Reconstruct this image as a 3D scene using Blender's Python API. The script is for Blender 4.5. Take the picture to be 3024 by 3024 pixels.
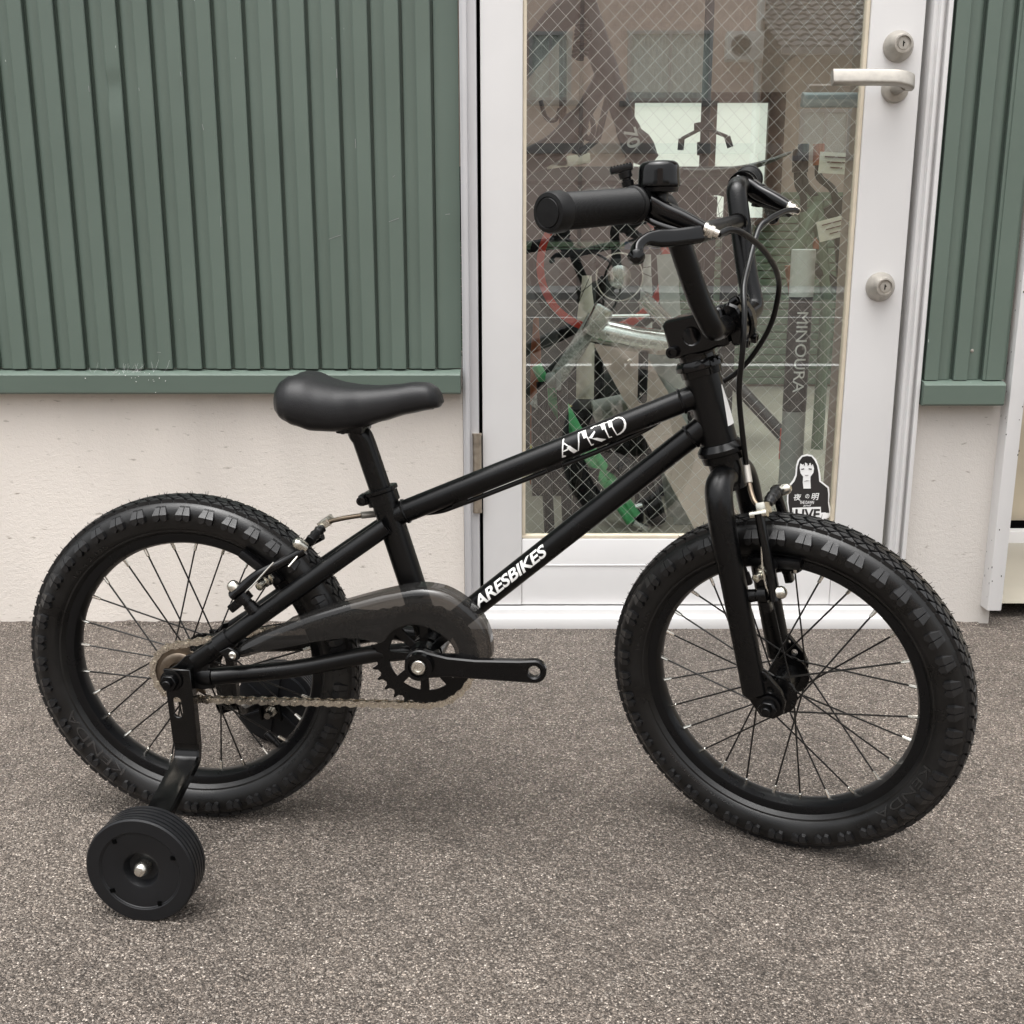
import bpy, bmesh, math, random
from mathutils import Vector, Matrix, Quaternion, noise
R = math.radians
PI = math.pi
V = Vector
rng = random.Random(7)
for o in list(bpy.data.objects):
    bpy.data.objects.remove(o, do_unlink=True)
SC = bpy.context.scene
COL = SC.collection

# ------------------------------------------------------------------ camera
FPX, PITCH, CAM = 3150.0 / 3024 * 1932, math.atan(3150 / 13490), V((0, 0, .6486))
cam_d = bpy.data.cameras.new('camera')
cam_d.sensor_fit = 'HORIZONTAL'
cam_d.sensor_width = 36
cam_d.lens = 36 * FPX / 1932
cam_d.clip_start = .02
cam_d.clip_end = 500
cam = bpy.data.objects.new('camera', cam_d)
COL.objects.link(cam)
cam.location = CAM
cam.rotation_euler = (R(90) - PITCH, 0, 0)
SC.camera = cam
SC.cycles.transparent_max_bounces = 24
SC.cycles.max_bounces = 10
SC.render.resolution_x = SC.render.resolution_y = 1024

# ------------------------------------------------------------------ sky, sun, exposure (overcast day)
SUN_EL, SUN_AZ = R(80), R(215)        # high behind the cloud
w = bpy.data.worlds.new('World')
SC.world = w
w.use_nodes = True
wn = w.node_tree
bg = wn.nodes['Background']
sky = wn.nodes.new('ShaderNodeTexSky')
sky.sky_type = 'NISHITA'
sky.sun_disc = False
sky.sun_elevation = SUN_EL
sky.sun_rotation = SUN_AZ
sky.dust_density = 6
hs = wn.nodes.new('ShaderNodeHueSaturation')
hs.inputs['Saturation'].default_value = .10      # cloud deck: grey, not blue
wn.links.new(sky.outputs[0], hs.inputs['Color'])
wn.links.new(hs.outputs[0], bg.inputs['Color'])
bg.inputs['Strength'].default_value = .15
sun_d = bpy.data.lights.new('sun', 'SUN')
sun_d.energy = 1.2
sun_d.angle = R(75)
sun_d.color = (1, .98, .955)
sun = bpy.data.objects.new('sun', sun_d)
COL.objects.link(sun)
sun.rotation_euler = V((math.sin(SUN_AZ) * math.cos(SUN_EL), math.cos(SUN_AZ) * math.cos(SUN_EL), math.sin(SUN_EL))).to_track_quat('Z', 'Y').to_euler()
vs = SC.view_settings
vs.view_transform = 'Standard'
vs.look = 'None'
vs.exposure = 1.14
vs.gamma = 1
vs.use_curve_mapping = False


# ------------------------------------------------------------------ materials
def nodes_of(m):
    nt = m.node_tree
    return nt, nt.nodes, nt.links, nt.nodes['Principled BSDF']


MATS = {}


def mat(name, col, rough=.5, metal=0, var=0, vscale=40, bump=0, bscale=300, rvar=0, spec=None, coat=0):
    """Principled colour with procedural noise in colour, gloss and relief."""
    m = bpy.data.materials.new(name)
    m.use_nodes = True
    nt, N, L, P = nodes_of(m)
    P.inputs['Base Color'].default_value = (*col, 1)
    P.inputs['Roughness'].default_value = rough
    P.inputs['Metallic'].default_value = metal
    if spec is not None:
        P.inputs['Specular IOR Level'].default_value = spec
    if coat:
        P.inputs['Coat Weight'].default_value = coat
        P.inputs['Coat Roughness'].default_value = .08
    tc = N.new('ShaderNodeTexCoord')
    if var or rvar:
        n = N.new('ShaderNodeTexNoise')
        n.inputs['Scale'].default_value = vscale
        n.inputs['Detail'].default_value = 6
        L.new(tc.outputs['Object'], n.inputs['Vector'])
        if var:
            r = N.new('ShaderNodeValToRGB')
            r.color_ramp.elements[0].position = .3
            r.color_ramp.elements[1].position = .7
            r.color_ramp.elements[0].color = (*[c * (1 - var) for c in col], 1)
            r.color_ramp.elements[1].color = (*[min(1, c * (1 + var)) for c in col], 1)
            L.new(n.outputs['Fac'], r.inputs['Fac'])
            L.new(r.outputs['Color'], P.inputs['Base Color'])
        if rvar:
            mr = N.new('ShaderNodeMapRange')
            mr.inputs['From Min'].default_value = .3
            mr.inputs['From Max'].default_value = .7
            mr.inputs['To Min'].default_value = max(.02, rough - rvar)
            mr.inputs['To Max'].default_value = min(1, rough + rvar)
            L.new(n.outputs['Fac'], mr.inputs['Value'])
            L.new(mr.outputs[0], P.inputs['Roughness'])
    if bump:
        n2 = N.new('ShaderNodeTexNoise')
        n2.inputs['Scale'].default_value = bscale
        n2.inputs['Detail'].default_value = 4
        L.new(tc.outputs['Object'], n2.inputs['Vector'])
        b = N.new('ShaderNodeBump')
        b.inputs['Strength'].default_value = bump
        b.inputs['Distance'].default_value = .002
        L.new(n2.outputs['Fac'], b.inputs['Height'])
        L.new(b.outputs[0], P.inputs['Normal'])
    MATS[name] = m
    return m


mat('matte_black', (.0018, .0018, .0020), .29, rvar=.05, vscale=25, bump=.05, bscale=900, spec=.29)
mat('gloss_black', (.0016, .0016, .0018), .13, rvar=.05, vscale=60, spec=.36)
mat('satin_black', (.0018, .0018, .0020), .24, rvar=.06, vscale=60, spec=.28)
mat('rubber', (.0065, .0064, .0064), .33, var=.6, vscale=22, rvar=.10, bump=.12, bscale=900, spec=.42)
mat('knob_rubber', (.0085, .0085, .0090), .36, rvar=.10, vscale=120, bump=.15, bscale=1200, spec=.50)
mat('grip_rubber', (.0035, .0035, .0038), .45, bump=.2, bscale=1500, spec=.28)
mat('rim_black', (.0028, .0030, .0036), .30, rvar=.06, vscale=40, spec=.28)
mat('moulded_letter', (.016, .016, .016), .26, spec=.6)
mat('spoke_black', (.02, .019, .018), .35, metal=.6)
mat('silver', (.72, .70, .64), .24, metal=1, rvar=.08, vscale=150)
mat('zinc', (.66, .64, .57), .22, metal=1, rvar=.08, vscale=150)
mat('chain_steel', (.64, .59, .51), .27, metal=1, var=.15, vscale=200, rvar=.08)
mat('chain_dark', (.20, .16, .12), .40, metal=1)
mat('cog_brown', (.19, .155, .12), .40, metal=1, var=.25, vscale=80)
mat('white_decal', (.82, .82, .80), .35)
mat('saddle_vinyl', (.0085, .0085, .0095), .40, var=.1, vscale=15, rvar=.04, bump=.25, bscale=1400, spec=.36)
mat('plastic_black', (.0030, .0030, .0033), .32, spec=.30, rvar=.05, vscale=80, bump=.1, bscale=800)
mat('stabiliser_plastic', (.0082, .0086, .0098), .40, spec=.32, rvar=.05, vscale=60, bump=.12, bscale=1100)
mat('bracket_black', (.002, .002, .002), .16, spec=.36, rvar=.08, vscale=50)
mat('cable_black', (.003, .003, .003), .28, spec=.34)
mat('frame_white', (.69, .682, .676), .42, metal=0, var=.03, vscale=6, rvar=.06, bump=.03, bscale=600)
mat('frame_silver', (.60, .60, .615), .40, metal=.25, var=.03, vscale=6, rvar=.06)
mat('gasket', (.62, .55, .43), .6, var=.08, vscale=30)
mat('dark_gap', (.003, .003, .003), .9, spec=0)
mat('lock_metal', (.40, .375, .335), .42, metal=.55, var=.08, vscale=120, rvar=.1)
mat('hinge_metal', (.36, .31, .25), .45, metal=.8, var=.3, vscale=60)
mat('wire', (.58, .58, .55), .35, metal=.4)
mat('sticker_white', (.80, .80, .79), .5)
mat('sticker_black', (.018, .016, .016), .5)
mat('sticker_grey', (.30, .30, .30), .5)


def concrete(name, base, dirt):
    m = bpy.data.materials.new(name)
    m.use_nodes = True
    nt, N, L, P = nodes_of(m)
    tc = N.new('ShaderNodeTexCoord')
    n1 = N.new('ShaderNodeTexNoise'); n1.inputs['Scale'].default_value = 3; n1.inputs['Detail'].default_value = 8
    n2 = N.new('ShaderNodeTexNoise'); n2.inputs['Scale'].default_value = 130; n2.inputs['Detail'].default_value = 6
    n3 = N.new('ShaderNodeTexNoise'); n3.inputs['Scale'].default_value = 420; n3.inputs['Detail'].default_value = 3
    mp = N.new('ShaderNodeMapping'); mp.inputs['Scale'].default_value = (1, 1, .25)
    L.new(tc.outputs['Object'], mp.inputs['Vector']); L.new(mp.outputs[0], n1.inputs['Vector'])
    L.new(tc.outputs['Object'], n2.inputs['Vector']); L.new(tc.outputs['Object'], n3.inputs['Vector'])
    r = N.new('ShaderNodeValToRGB')
    r.color_ramp.elements[0].position = .32; r.color_ramp.elements[1].position = .6
    r.color_ramp.elements[0].color = (*[c * dirt for c in base], 1)
    r.color_ramp.elements[1].color = (*base, 1)
    L.new(n1.outputs['Fac'], r.inputs['Fac'])
    # small dark pock marks with shapes of their own
    vo = N.new('ShaderNodeTexNoise'); vo.inputs['Scale'].default_value = 60; vo.inputs['Detail'].default_value = 8
    mp2 = N.new('ShaderNodeMapping'); mp2.inputs['Scale'].default_value = (.7, 1, 2.2)
    L.new(tc.outputs['Object'], mp2.inputs['Vector']); L.new(mp2.outputs[0], vo.inputs['Vector'])
    r2 = N.new('ShaderNodeValToRGB')
    r2.color_ramp.elements[0].position = .27; r2.color_ramp.elements[1].position = .36
    r2.color_ramp.elements[0].color = (.55, .53, .5, 1); r2.color_ramp.elements[1].color = (1, 1, 1, 1)
    L.new(vo.outputs['Fac'], r2.inputs['Fac'])
    mx = N.new('ShaderNodeMix'); mx.data_type = 'RGBA'; mx.blend_type = 'MULTIPLY'; mx.inputs[0].default_value = 1
    L.new(r.outputs[0], mx.inputs[6]); L.new(r2.outputs[0], mx.inputs[7])
    L.new(mx.outputs[2], P.inputs['Base Color'])
    P.inputs['Roughness'].default_value = .85
    ad = N.new('ShaderNodeMath'); ad.operation = 'ADD'
    L.new(n2.outputs['Fac'], ad.inputs[0]); L.new(n3.outputs['Fac'], ad.inputs[1])
    b = N.new('ShaderNodeBump'); b.inputs['Strength'].default_value = .28; b.inputs['Distance'].default_value = .004
    L.new(ad.outputs[0], b.inputs['Height']); L.new(b.outputs[0], P.inputs['Normal'])
    MATS[name] = m
    return m


concrete('render_wall', (.76, .705, .645), .82)
concrete('stucco_wall', (.64, .605, .565), .84)


def siding_mat():
    m = mat('siding_green', (.104, .139, .115), .38, var=.06, vscale=4, rvar=.05)
    nt, N, L, P = nodes_of(m)
    # pale scratches and chips
    tc = N.new('ShaderNodeTexCoord')
    mp = N.new('ShaderNodeMapping'); mp.inputs['Scale'].default_value = (30, 30, 9)
    L.new(tc.outputs['Object'], mp.inputs['Vector'])
    n = N.new('ShaderNodeTexNoise'); n.inputs['Scale'].default_value = 3.1; n.inputs['Detail'].default_value = 10
    L.new(mp.outputs[0], n.inputs['Vector'])
    r = N.new('ShaderNodeValToRGB')
    r.color_ramp.elements[0].position = .748; r.color_ramp.elements[1].position = .762
    L.new(n.outputs['Fac'], r.inputs['Fac'])
    src = P.inputs['Base Color'].links[0].from_socket
    mx = N.new('ShaderNodeMix'); mx.data_type = 'RGBA'
    L.new(r.outputs[0], mx.inputs[0]); L.new(src, mx.inputs[6]); mx.inputs[7].default_value = (.45, .48, .45, 1)
    L.new(mx.outputs[2], P.inputs['Base Color'])


siding_mat()


def asphalt():
    m = bpy.data.materials.new('asphalt')
    m.use_nodes = True
    nt, N, L, P = nodes_of(m)
    tc = N.new('ShaderNodeTexCoord')

    def tex(kind, scale, detail=4):
        n = N.new('ShaderNodeTex' + kind); n.inputs['Scale'].default_value = scale
        if kind == 'Noise':
            n.inputs['Detail'].default_value = detail
        L.new(tc.outputs['Object'], n.inputs['Vector'])
        return n

    def ramp(src, stops):
        r = N.new('ShaderNodeValToRGB'); cr = r.color_ramp
        cr.elements[0].position, cr.elements[0].color = stops[0][0], (*stops[0][1], 1)
        cr.elements[1].position, cr.elements[1].color = stops[-1][0], (*stops[-1][1], 1)
        for p, c in stops[1:-1]:
            e = cr.elements.new(p); e.color = (*c, 1)
        L.new(src, r.inputs['Fac'])
        return r.outputs[0]

    def mul(a, b):
        x = N.new('ShaderNodeMix'); x.data_type = 'RGBA'; x.blend_type = 'MULTIPLY'; x.inputs[0].default_value = 1
        L.new(a, x.inputs[6]); L.new(b, x.inputs[7])
        return x.outputs[2]

    v1, v2, v3 = tex('Voronoi', 470), tex('Voronoi', 240), tex('Voronoi', 860)
    n1, n2, n3 = tex('Noise', 2.2, 6), tex('Noise', 210, 5), tex('Noise', 28, 5)
    s1 = N.new('ShaderNodeSeparateColor'); L.new(v1.outputs['Color'], s1.inputs[0])
    s3_ = N.new('ShaderNodeSeparateColor'); L.new(v3.outputs['Color'], s3_.inputs[0])
    # binder and stones, one value per stone
    c1 = ramp(s1.outputs[0], [(0, (.125, .108, .094)), (.40, (.205, .178, .156)), (.72, (.290, .254, .224)), (.88, (.38, .338, .300)), (.96, (.52, .47, .42)), (1, (.64, .59, .54))])
    c3 = ramp(s3_.outputs[0], [(0, (.48, .475, .47)), (.55, (.90, .895, .89)), (.85, (1.36, 1.35, 1.34)), (1, (2.2, 2.17, 2.13))])
    gap = ramp(v1.outputs['Distance'], [(.30, (1, 1, 1)), (.62, (.70, .68, .66))])
    big = ramp(n1.outputs['Fac'], [(.3, (.78, .775, .77)), (.72, (1.20, 1.19, 1.18))])
    mid = ramp(n3.outputs['Fac'], [(.28, (.82, .81, .80)), (.72, (1.15, 1.14, 1.13))])
    L.new(mul(mul(mul(c1, c3), gap), mul(big, mid)), P.inputs['Base Color'])
    P.inputs['Roughness'].default_value = .70
    P.inputs['Specular IOR Level'].default_value = .4
    # relief: stones proud, pits between them
    mr = N.new('ShaderNodeMath'); mr.operation = 'MULTIPLY_ADD'; mr.inputs[1].default_value = -.9
    L.new(v1.outputs['Distance'], mr.inputs[0]); L.new(n2.outputs['Fac'], mr.inputs[2])
    m3 = N.new('ShaderNodeMath'); m3.operation = 'MULTIPLY_ADD'; m3.inputs[1].default_value = -1.1
    L.new(v2.outputs['Distance'], m3.inputs[0]); L.new(mr.outputs[0], m3.inputs[2])
    b = N.new('ShaderNodeBump'); b.inputs['Strength'].default_value = 1.0; b.inputs['Distance'].default_value = .006
    L.new(m3.outputs[0], b.inputs['Height']); L.new(b.outputs[0], P.inputs['Normal'])
    MATS['asphalt'] = m


asphalt()


def clear_mat(name, tint, ior, rough=0., body=None, body_fac=0.):
    """Thin see-through sheet: tinted transmission plus mirror reflection on the outward face."""
    m = bpy.data.materials.new(name)
    m.use_nodes = True
    nt = m.node_tree; N = nt.nodes; L = nt.links
    N.remove(N['Principled BSDF'])
    out = N['Material Output']
    tr = N.new('ShaderNodeBsdfTransparent'); tr.inputs[0].default_value = (*tint, 1)
    gl = N.new('ShaderNodeBsdfGlossy'); gl.inputs['Roughness'].default_value = rough
    fr = N.new('ShaderNodeFresnel'); fr.inputs[0].default_value = ior
    ge = N.new('ShaderNodeNewGeometry')
    inv = N.new('ShaderNodeMath'); inv.operation = 'SUBTRACT'; inv.inputs[0].default_value = 1
    L.new(ge.outputs['Backfacing'], inv.inputs[1])
    mu = N.new('ShaderNodeMath'); mu.operation = 'MULTIPLY'
    L.new(fr.outputs[0], mu.inputs[0]); L.new(inv.outputs[0], mu.inputs[1])
    mx = N.new('ShaderNodeMixShader')
    src = tr.outputs[0]
    if body:
        df = N.new('ShaderNodeBsdfDiffuse'); df.inputs[0].default_value = (*body, 1)
        m2 = N.new('ShaderNodeMixShader'); m2.inputs[0].default_value = body_fac
        L.new(tr.outputs[0], m2.inputs[1]); L.new(df.outputs[0], m2.inputs[2])
        src = m2.outputs[0]
    L.new(mu.outputs[0], mx.inputs[0]); L.new(src, mx.inputs[1]); L.new(gl.outputs[0], mx.inputs[2])
    L.new(mx.outputs[0], out.inputs['Surface'])
    MATS[name] = m
    return m


clear_mat('wired_glass', (.93, .965, .945), 2.6)
clear_mat('smoked_plastic', (.30, .28, .26), 1.5, .06, (.016, .0155, .015), .68)
clear_mat('house_glass', (.98, 1, .99), 1.3)


# ------------------------------------------------------------------ mesh building
def spow(x, e):
    return math.copysign(abs(x) ** e, x) if e != 1 else x


class MB:
    def __init__(s):
        s.v = []; s.f = []; s.m = []; s.mats = []; s.mi = 0

    def use(s, name):
        if name not in s.mats:
            s.mats.append(name)
        s.mi = s.mats.index(name)
        return s

    def add(s, vs, fs):
        k = len(s.v)
        s.v += [V(p) for p in vs]
        s.f += [tuple(i + k for i in f) for f in fs]
        s.m += [s.mi] * len(fs)
        return s

    def tube(s, pts, r, n=14, cap=True, flat=None, sq=1):
        pts = [V(p) for p in pts]
        rs = r if isinstance(r, (list, tuple)) else [r] * len(pts)
        rings = []
        t0 = (pts[1] - pts[0]).normalized()
        a = t0.orthogonal().normalized() if flat is None else (V(flat) - t0 * V(flat).dot(t0)).normalized()
        for i, p in enumerate(pts):
            t = (pts[min(i + 1, len(pts) - 1)] - pts[max(i - 1, 0)]).normalized()
            a = (a - t * a.dot(t)).normalized()
            b = t.cross(a)
            rr = rs[i]
            ra, rb = rr if isinstance(rr, (list, tuple)) else (rr, rr)
            rings.append([p + a * spow(math.cos(2 * PI * k / n), sq) * ra + b * spow(math.sin(2 * PI * k / n), sq) * rb for k in range(n)])
        vs = [q for rg in rings for q in rg]
        fs = []
        for i in range(len(pts) - 1):
            for k in range(n):
                k2 = (k + 1) % n
                fs.append((i * n + k, i * n + k2, (i + 1) * n + k2, (i + 1) * n + k))
        if cap:
            fs.append(tuple(range(n))[::-1])
            fs.append(tuple((len(pts) - 1) * n + k for k in range(n)))
        return s.add(vs, fs)

    def lathe(s, prof, o=(0, 0, 0), ax=(0, 0, 1), n=32, close=False):
        """prof: (distance along axis, radius)"""
        o = V(o); ax = V(ax).normalized()
        a = ax.orthogonal().normalized(); b = ax.cross(a)
        vs = []
        for (h, r) in prof:
            for k in range(n):
                t = 2 * PI * k / n
                vs.append(o + ax * h + (a * math.cos(t) + b * math.sin(t)) * r)
        fs = []
        m = len(prof)
        for i in range(m if close else m - 1):
            j = (i + 1) % m
            for k in range(n):
                k2 = (k + 1) % n
                fs.append((i * n + k, i * n + k2, j * n + k2, j * n + k))
        if not close:
            if prof[0][1] > 1e-6:
                fs.append(tuple(range(n))[::-1])
            if prof[-1][1] > 1e-6:
                fs.append(tuple((m - 1) * n + k for k in range(n)))
        return s.add(vs, fs)

    def box(s, c, sz, rot=None, bev=0):
        hx, hy, hz = sz[0] / 2, sz[1] / 2, sz[2] / 2
        rot = rot or Matrix.Identity(3)
        c = V(c)
        if bev <= 0:
            vs = [c + rot @ V((x * hx, y * hy, z * hz)) for z in (-1, 1) for y in (-1, 1) for x in (-1, 1)]
            return s.add(vs, [(0, 2, 3, 1), (4, 5, 7, 6), (0, 1, 5, 4), (2, 6, 7, 3), (0, 4, 6, 2), (1, 3, 7, 5)])
        bm = bmesh.new()
        bmesh.ops.create_cube(bm, size=1)
        for q in bm.verts:
            q.co = V((q.co.x * sz[0], q.co.y * sz[1], q.co.z * sz[2]))
        bmesh.ops.bevel(bm, geom=bm.edges[:], offset=bev, segments=2, profile=.6, affect='EDGES')
        return s.bm(bm, Matrix.Translation(c) @ rot.to_4x4())

    def bm(s, bm, M=None):
        bm.verts.index_update()
        M = M or Matrix.Identity(4)
        s.add([M @ q.co for q in bm.verts], [tuple(q.index for q in f.verts) for f in bm.faces])
        bm.free()
        return s

    def prism(s, outer, th, M, holes=(), ch=0):
        """flat outline (x, y) with holes, extruded +-th/2 along z, placed by M"""
        bm = bmesh.new()
        loops = []
        for lp in [outer] + list(holes):
            vs = [bm.verts.new((p[0], p[1], th / 2)) for p in lp]
            for i in range(len(vs)):
                bm.edges.new((vs[i], vs[(i + 1) % len(vs)]))
            loops.append(vs)
        bmesh.ops.triangle_fill(bm, use_beauty=True, edges=bm.edges[:])
        bmesh.ops.recalc_face_normals(bm, faces=bm.faces[:])
        if bm.faces and bm.faces[0].normal.z < 0:
            bmesh.ops.reverse_faces(bm, faces=bm.faces[:])
        front = bm.faces[:]
        mp = {}
        for q in bm.verts[:]:
            mp[q] = bm.verts.new((q.co.x, q.co.y, -th / 2))
        for f in front:
            bm.faces.new([mp[q] for q in reversed(f.verts)])
        for vs in loops:
            for i in range(len(vs)):
                a, b = vs[i], vs[(i + 1) % len(vs)]
                bm.faces.new((a, b, mp[b], mp[a]))
        bmesh.ops.recalc_face_normals(bm, faces=bm.faces[:])
        if ch:
            ed = [e for e in bm.edges if len(e.link_faces) == 2 and e.calc_face_angle(0) > .9]
            bmesh.ops.bevel(bm, geom=ed, offset=ch, segments=1, affect='EDGES')
        return s.bm(bm, M)

    def sheet(s, grid):
        """grid[i][j] of points"""
        n, m = len(grid), len(grid[0])
        return s.add([p for row in grid for p in row],
                     [(i * m + j, i * m + j + 1, (i + 1) * m + j + 1, (i + 1) * m + j) for i in range(n - 1) for j in range(m - 1)])

    def mesh(s, name, default, angle=35):
        me = bpy.data.meshes.new(name)
        me.from_pydata([tuple(p) for p in s.v], [], s.f)
        for n in (s.mats or [default]):
            me.materials.append(MATS[n])
        if s.mats:
            me.polygons.foreach_set('material_index', s.m)
        me.polygons.foreach_set('use_smooth', [True] * len(me.polygons))
        me.update()
        bm = bmesh.new(); bm.from_mesh(me)
        bmesh.ops.recalc_face_normals(bm, faces=bm.faces[:])
        bm.to_mesh(me); bm.free()
        me.set_sharp_from_angle(angle=R(angle))
        return me

    def build(s, name, default, parent=None, angle=35, M=None):
        return link(name, s.mesh(name, default, angle), parent, M)


def link(name, data, parent=None, M=None):
    o = bpy.data.objects.new(name, data)
    COL.objects.link(o)
    if parent is not None:
        o.parent = parent
    if M is not None:
        o.matrix_basis = M
    return o


def thing(name, label, cat, group=None, loc=(0, 0, 0), rz=0):
    o = link(name, None)
    o.empty_display_size = .05
    o.location = loc
    o.rotation_euler = (0, 0, rz)
    return tag(o, label, cat, group)


def tag(o, label=None, cat=None, group=None, kind=None):
    for k, x in (('label', label), ('category', cat), ('group', group), ('kind', kind)):
        if x:
            o[k] = x
    return o


def cat_rom(pts, n=8):
    pts = [V(p) for p in pts]
    P = [pts[0] * 2 - pts[1]] + pts + [pts[-1] * 2 - pts[-2]]
    out = []
    for i in range(1, len(P) - 2):
        p0, p1, p2, p3 = P[i - 1:i + 3]
        for k in range(n):
            t = k / n
            out.append(.5 * ((2 * p1) + (p2 - p0) * t + (2 * p0 - 5 * p1 + 4 * p2 - p3) * t * t + (3 * p1 - p0 - 3 * p2 + p3) * t ** 3))
    out.append(pts[-1])
    return out


def circ(cx, cy, r, n=20, a0=0, a1=360):
    full = abs(a1 - a0) >= 360
    return [(cx + r * math.cos(R(a0 + (a1 - a0) * k / (n if full else n - 1))), cy + r * math.sin(R(a0 + (a1 - a0) * k / (n if full else n - 1)))) for k in range(n)]


def text_mesh(body, size, embolden=0, shear=0, extrude=0, spacing=1, align='LEFT'):
    cu = bpy.data.curves.new('lettering', 'FONT')
    cu.body = body; cu.size = size; cu.offset = embolden; cu.shear = shear; cu.extrude = extrude
    cu.space_character = spacing; cu.align_x = align; cu.resolution_u = 4
    ob = bpy.data.objects.new('lettering', cu)
    COL.objects.link(ob)
    dg = bpy.context.evaluated_depsgraph_get()
    me = bpy.data.meshes.new_from_object(ob.evaluated_get(dg))
    bpy.data.objects.remove(ob, do_unlink=True)
    bm = bmesh.new(); bm.from_mesh(me)
    bpy.data.meshes.remove(me)
    return bm


def fit_bm(bm, x0, x1, y0, y1):
    xs = [q.co.x for q in bm.verts]; ys = [q.co.y for q in bm.verts]
    ax, bx, ay, by = min(xs), max(xs), min(ys), max(ys)
    for q in bm.verts:
        q.co.x = x0 + (q.co.x - ax) / (bx - ax) * (x1 - x0)
        q.co.y = y0 + (q.co.y - ay) / (by - ay) * (y1 - y0)
    return bm


def slice_bm(bm, step, axis=1):
    lo = min(q.co[axis] for q in bm.verts); hi = max(q.co[axis] for q in bm.verts)
    k = lo + step
    no = V((0, 0, 0)); no[axis] = 1
    while k < hi:
        co = V((0, 0, 0)); co[axis] = k
        bmesh.ops.bisect_plane(bm, geom=bm.verts[:] + bm.edges[:] + bm.faces[:], plane_co=co, plane_no=no)
        k += step
    return bm


def at(x, y, Y):
    """point at depth Y seen at the photograph's pixel (x, y) on a 1932 px wide picture"""
    d = V(((x - 966) / FPX, 0, 0)) + V((0, math.sin(PITCH), math.cos(PITCH))) * ((966 - y) / FPX) + V((0, math.cos(PITCH), -math.sin(PITCH)))
    return CAM + d * (Y / d.y)


# ================================================================== SETTING
def ground_z(x, y):
    return 0.0


gm = MB()
xs = [-40, -6, -2, -1, -.5, 0, .5, 1, 2, 6, 40]
ys = [-60, -22, -12, -5, -1, .3, .6, .9, 1.2, 1.5, 1.86]
gm.sheet([[V((x, y, 0)) for x in xs] for y in ys])
gm.sheet([[V((x, y, 0)) for x in (.78, 1.5, 3.7)] for y in (1.86, 2.1, 2.42)])
gm.sheet([[V((x, y, 0)) for x in (3.7, 12, 40)] for y in (1.86, 6, 30)])
tag(gm.build('ground', 'asphalt'), kind='structure')

YW = 1.873                      # face of the rendered base wall
YS = 1.852                      # faces of the siding ribs
YT = 1.838                      # drip trim
YF = 1.862                      # door frame
YD = 1.868                      # door leaf
YG = 1.884                      # glass
XL = at(868, 350, YF).x         # door frame, outer left
XR = at(1768, 320, YF).x
shop = thing('shop_building', 'shop front with green ribbed metal siding over a pale rendered plinth', 'building', loc=(0, YW, 0))
ZTOP = 2.6


def sp(mb, name, m, angle=35):
    """part of the shop, points given in world coordinates"""
    for i, p in enumerate(mb.v):
        mb.v[i] = p - V((0, YW, 0))
    return mb.build(name, m, shop, angle)


# plinth
zl = at(400, 744, YT).z
zr = at(1800, 766, YT).z
XP0 = at(1876, 900, 1.845).x     # corner post
mb = MB(); mb.box(((-3.2 + XL) / 2, YW + .06, .24), (XL + 3.2, .12, .50)); sp(mb, 'plinth_wall', 'render_wall')
mb = MB(); mb.box(((XR + XP0 + .03) / 2, YW + .06, .24), (XP0 + .03 - XR, .12, .50)); sp(mb, 'plinth_wall', 'stucco_wall')


def trim(x0, x1, zb, zt, name):
    m = MB()
    pr = [(YW + .01, zt + .006), (YT + .006, zt + .001), (YT, zt - .004), (YT + .001, zb + .003), (YT + .004, zb), (YW + .01, zb + .002)]
    for (xa, xb) in ((x0, x1),):
        vs = [V((x, y, z)) for x in (xa, xb) for (y, z) in pr]
        n = len(pr)
        m.add(vs, [(i, (i + 1) % n, n + (i + 1) % n, n + i) for i in range(n)] + [tuple(range(n)), tuple(range(2 * n - 1, n - 1, -1))])
    return sp(m, name, 'siding_green')


trim(-3.2, XL - .002, zl, at(400, 704, YT).z, 'drip_trim')
XTE = at(1897, 740, YT).x
trim(XR + .002, XTE, zr, at(1800, 723, YT).z, 'drip_trim')


def siding(x0, x1, first, step, side, zb, name, dents=()):
    """folded sheet: flat ribs, slightly undercut returns, shallow curved pans"""
    prof = [(x0, YS + .019)]
    k = first
    RW, D, UC = .0246, .017, .0028
    while k + RW + .006 < x1:
        if k > x0 + .004:
            a, b = k, k + RW
            flat_ = [(a + .0003, YS + .0012), (a + .0016, YS), (b - .0016, YS), (b - .0003, YS + .0012)]
            pan = [(b + .009, YS + .0076), (b + .0133, YS + .0072), (b + .0176, YS + .0076)]
            gl = [(a - .0044, YS + .0090), (a - .0026, YS + D), (a + UC, YS + D)]
            gr = [(b - UC, YS + D), (b + .0026, YS + D), (b + .0044, YS + .0090)]
            sl_, sr_ = [(a - .0040, YS + .0082), (a + .0012, YS + .0072)], [(b - .0012, YS + .0072), (b + .0040, YS + .0082)]
            # groove only on each rib's door side, shaped for its dark shade line
            prof += (sl_ + flat_ + gr + pan) if side < 0 else (gl + flat_ + sr_ + pan)
        k += step
    prof.append((x1, YS + D))
    zs = [zb, zb + .002, .8, .86, .90, .925, .94, .95, .96, .97, .98, .995, 1.02, 1.08, ZTOP]
    rows = []
    for z in zs:
        row = []
        for (x, y) in prof:
            for (dx, dz, rad, dep) in dents:
                q = ((x - dx) / (rad * .8)) ** 2 + ((z - dz) / rad) ** 2
                if q < 4 and y < YS + .004:
                    y += dep * math.exp(-q * 1.6)
            row.append(V((x, y, z)))
        rows.append(row)
    m = MB()
    m.sheet(rows)
    return sp(m, name, 'siding_green', 25)


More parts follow.
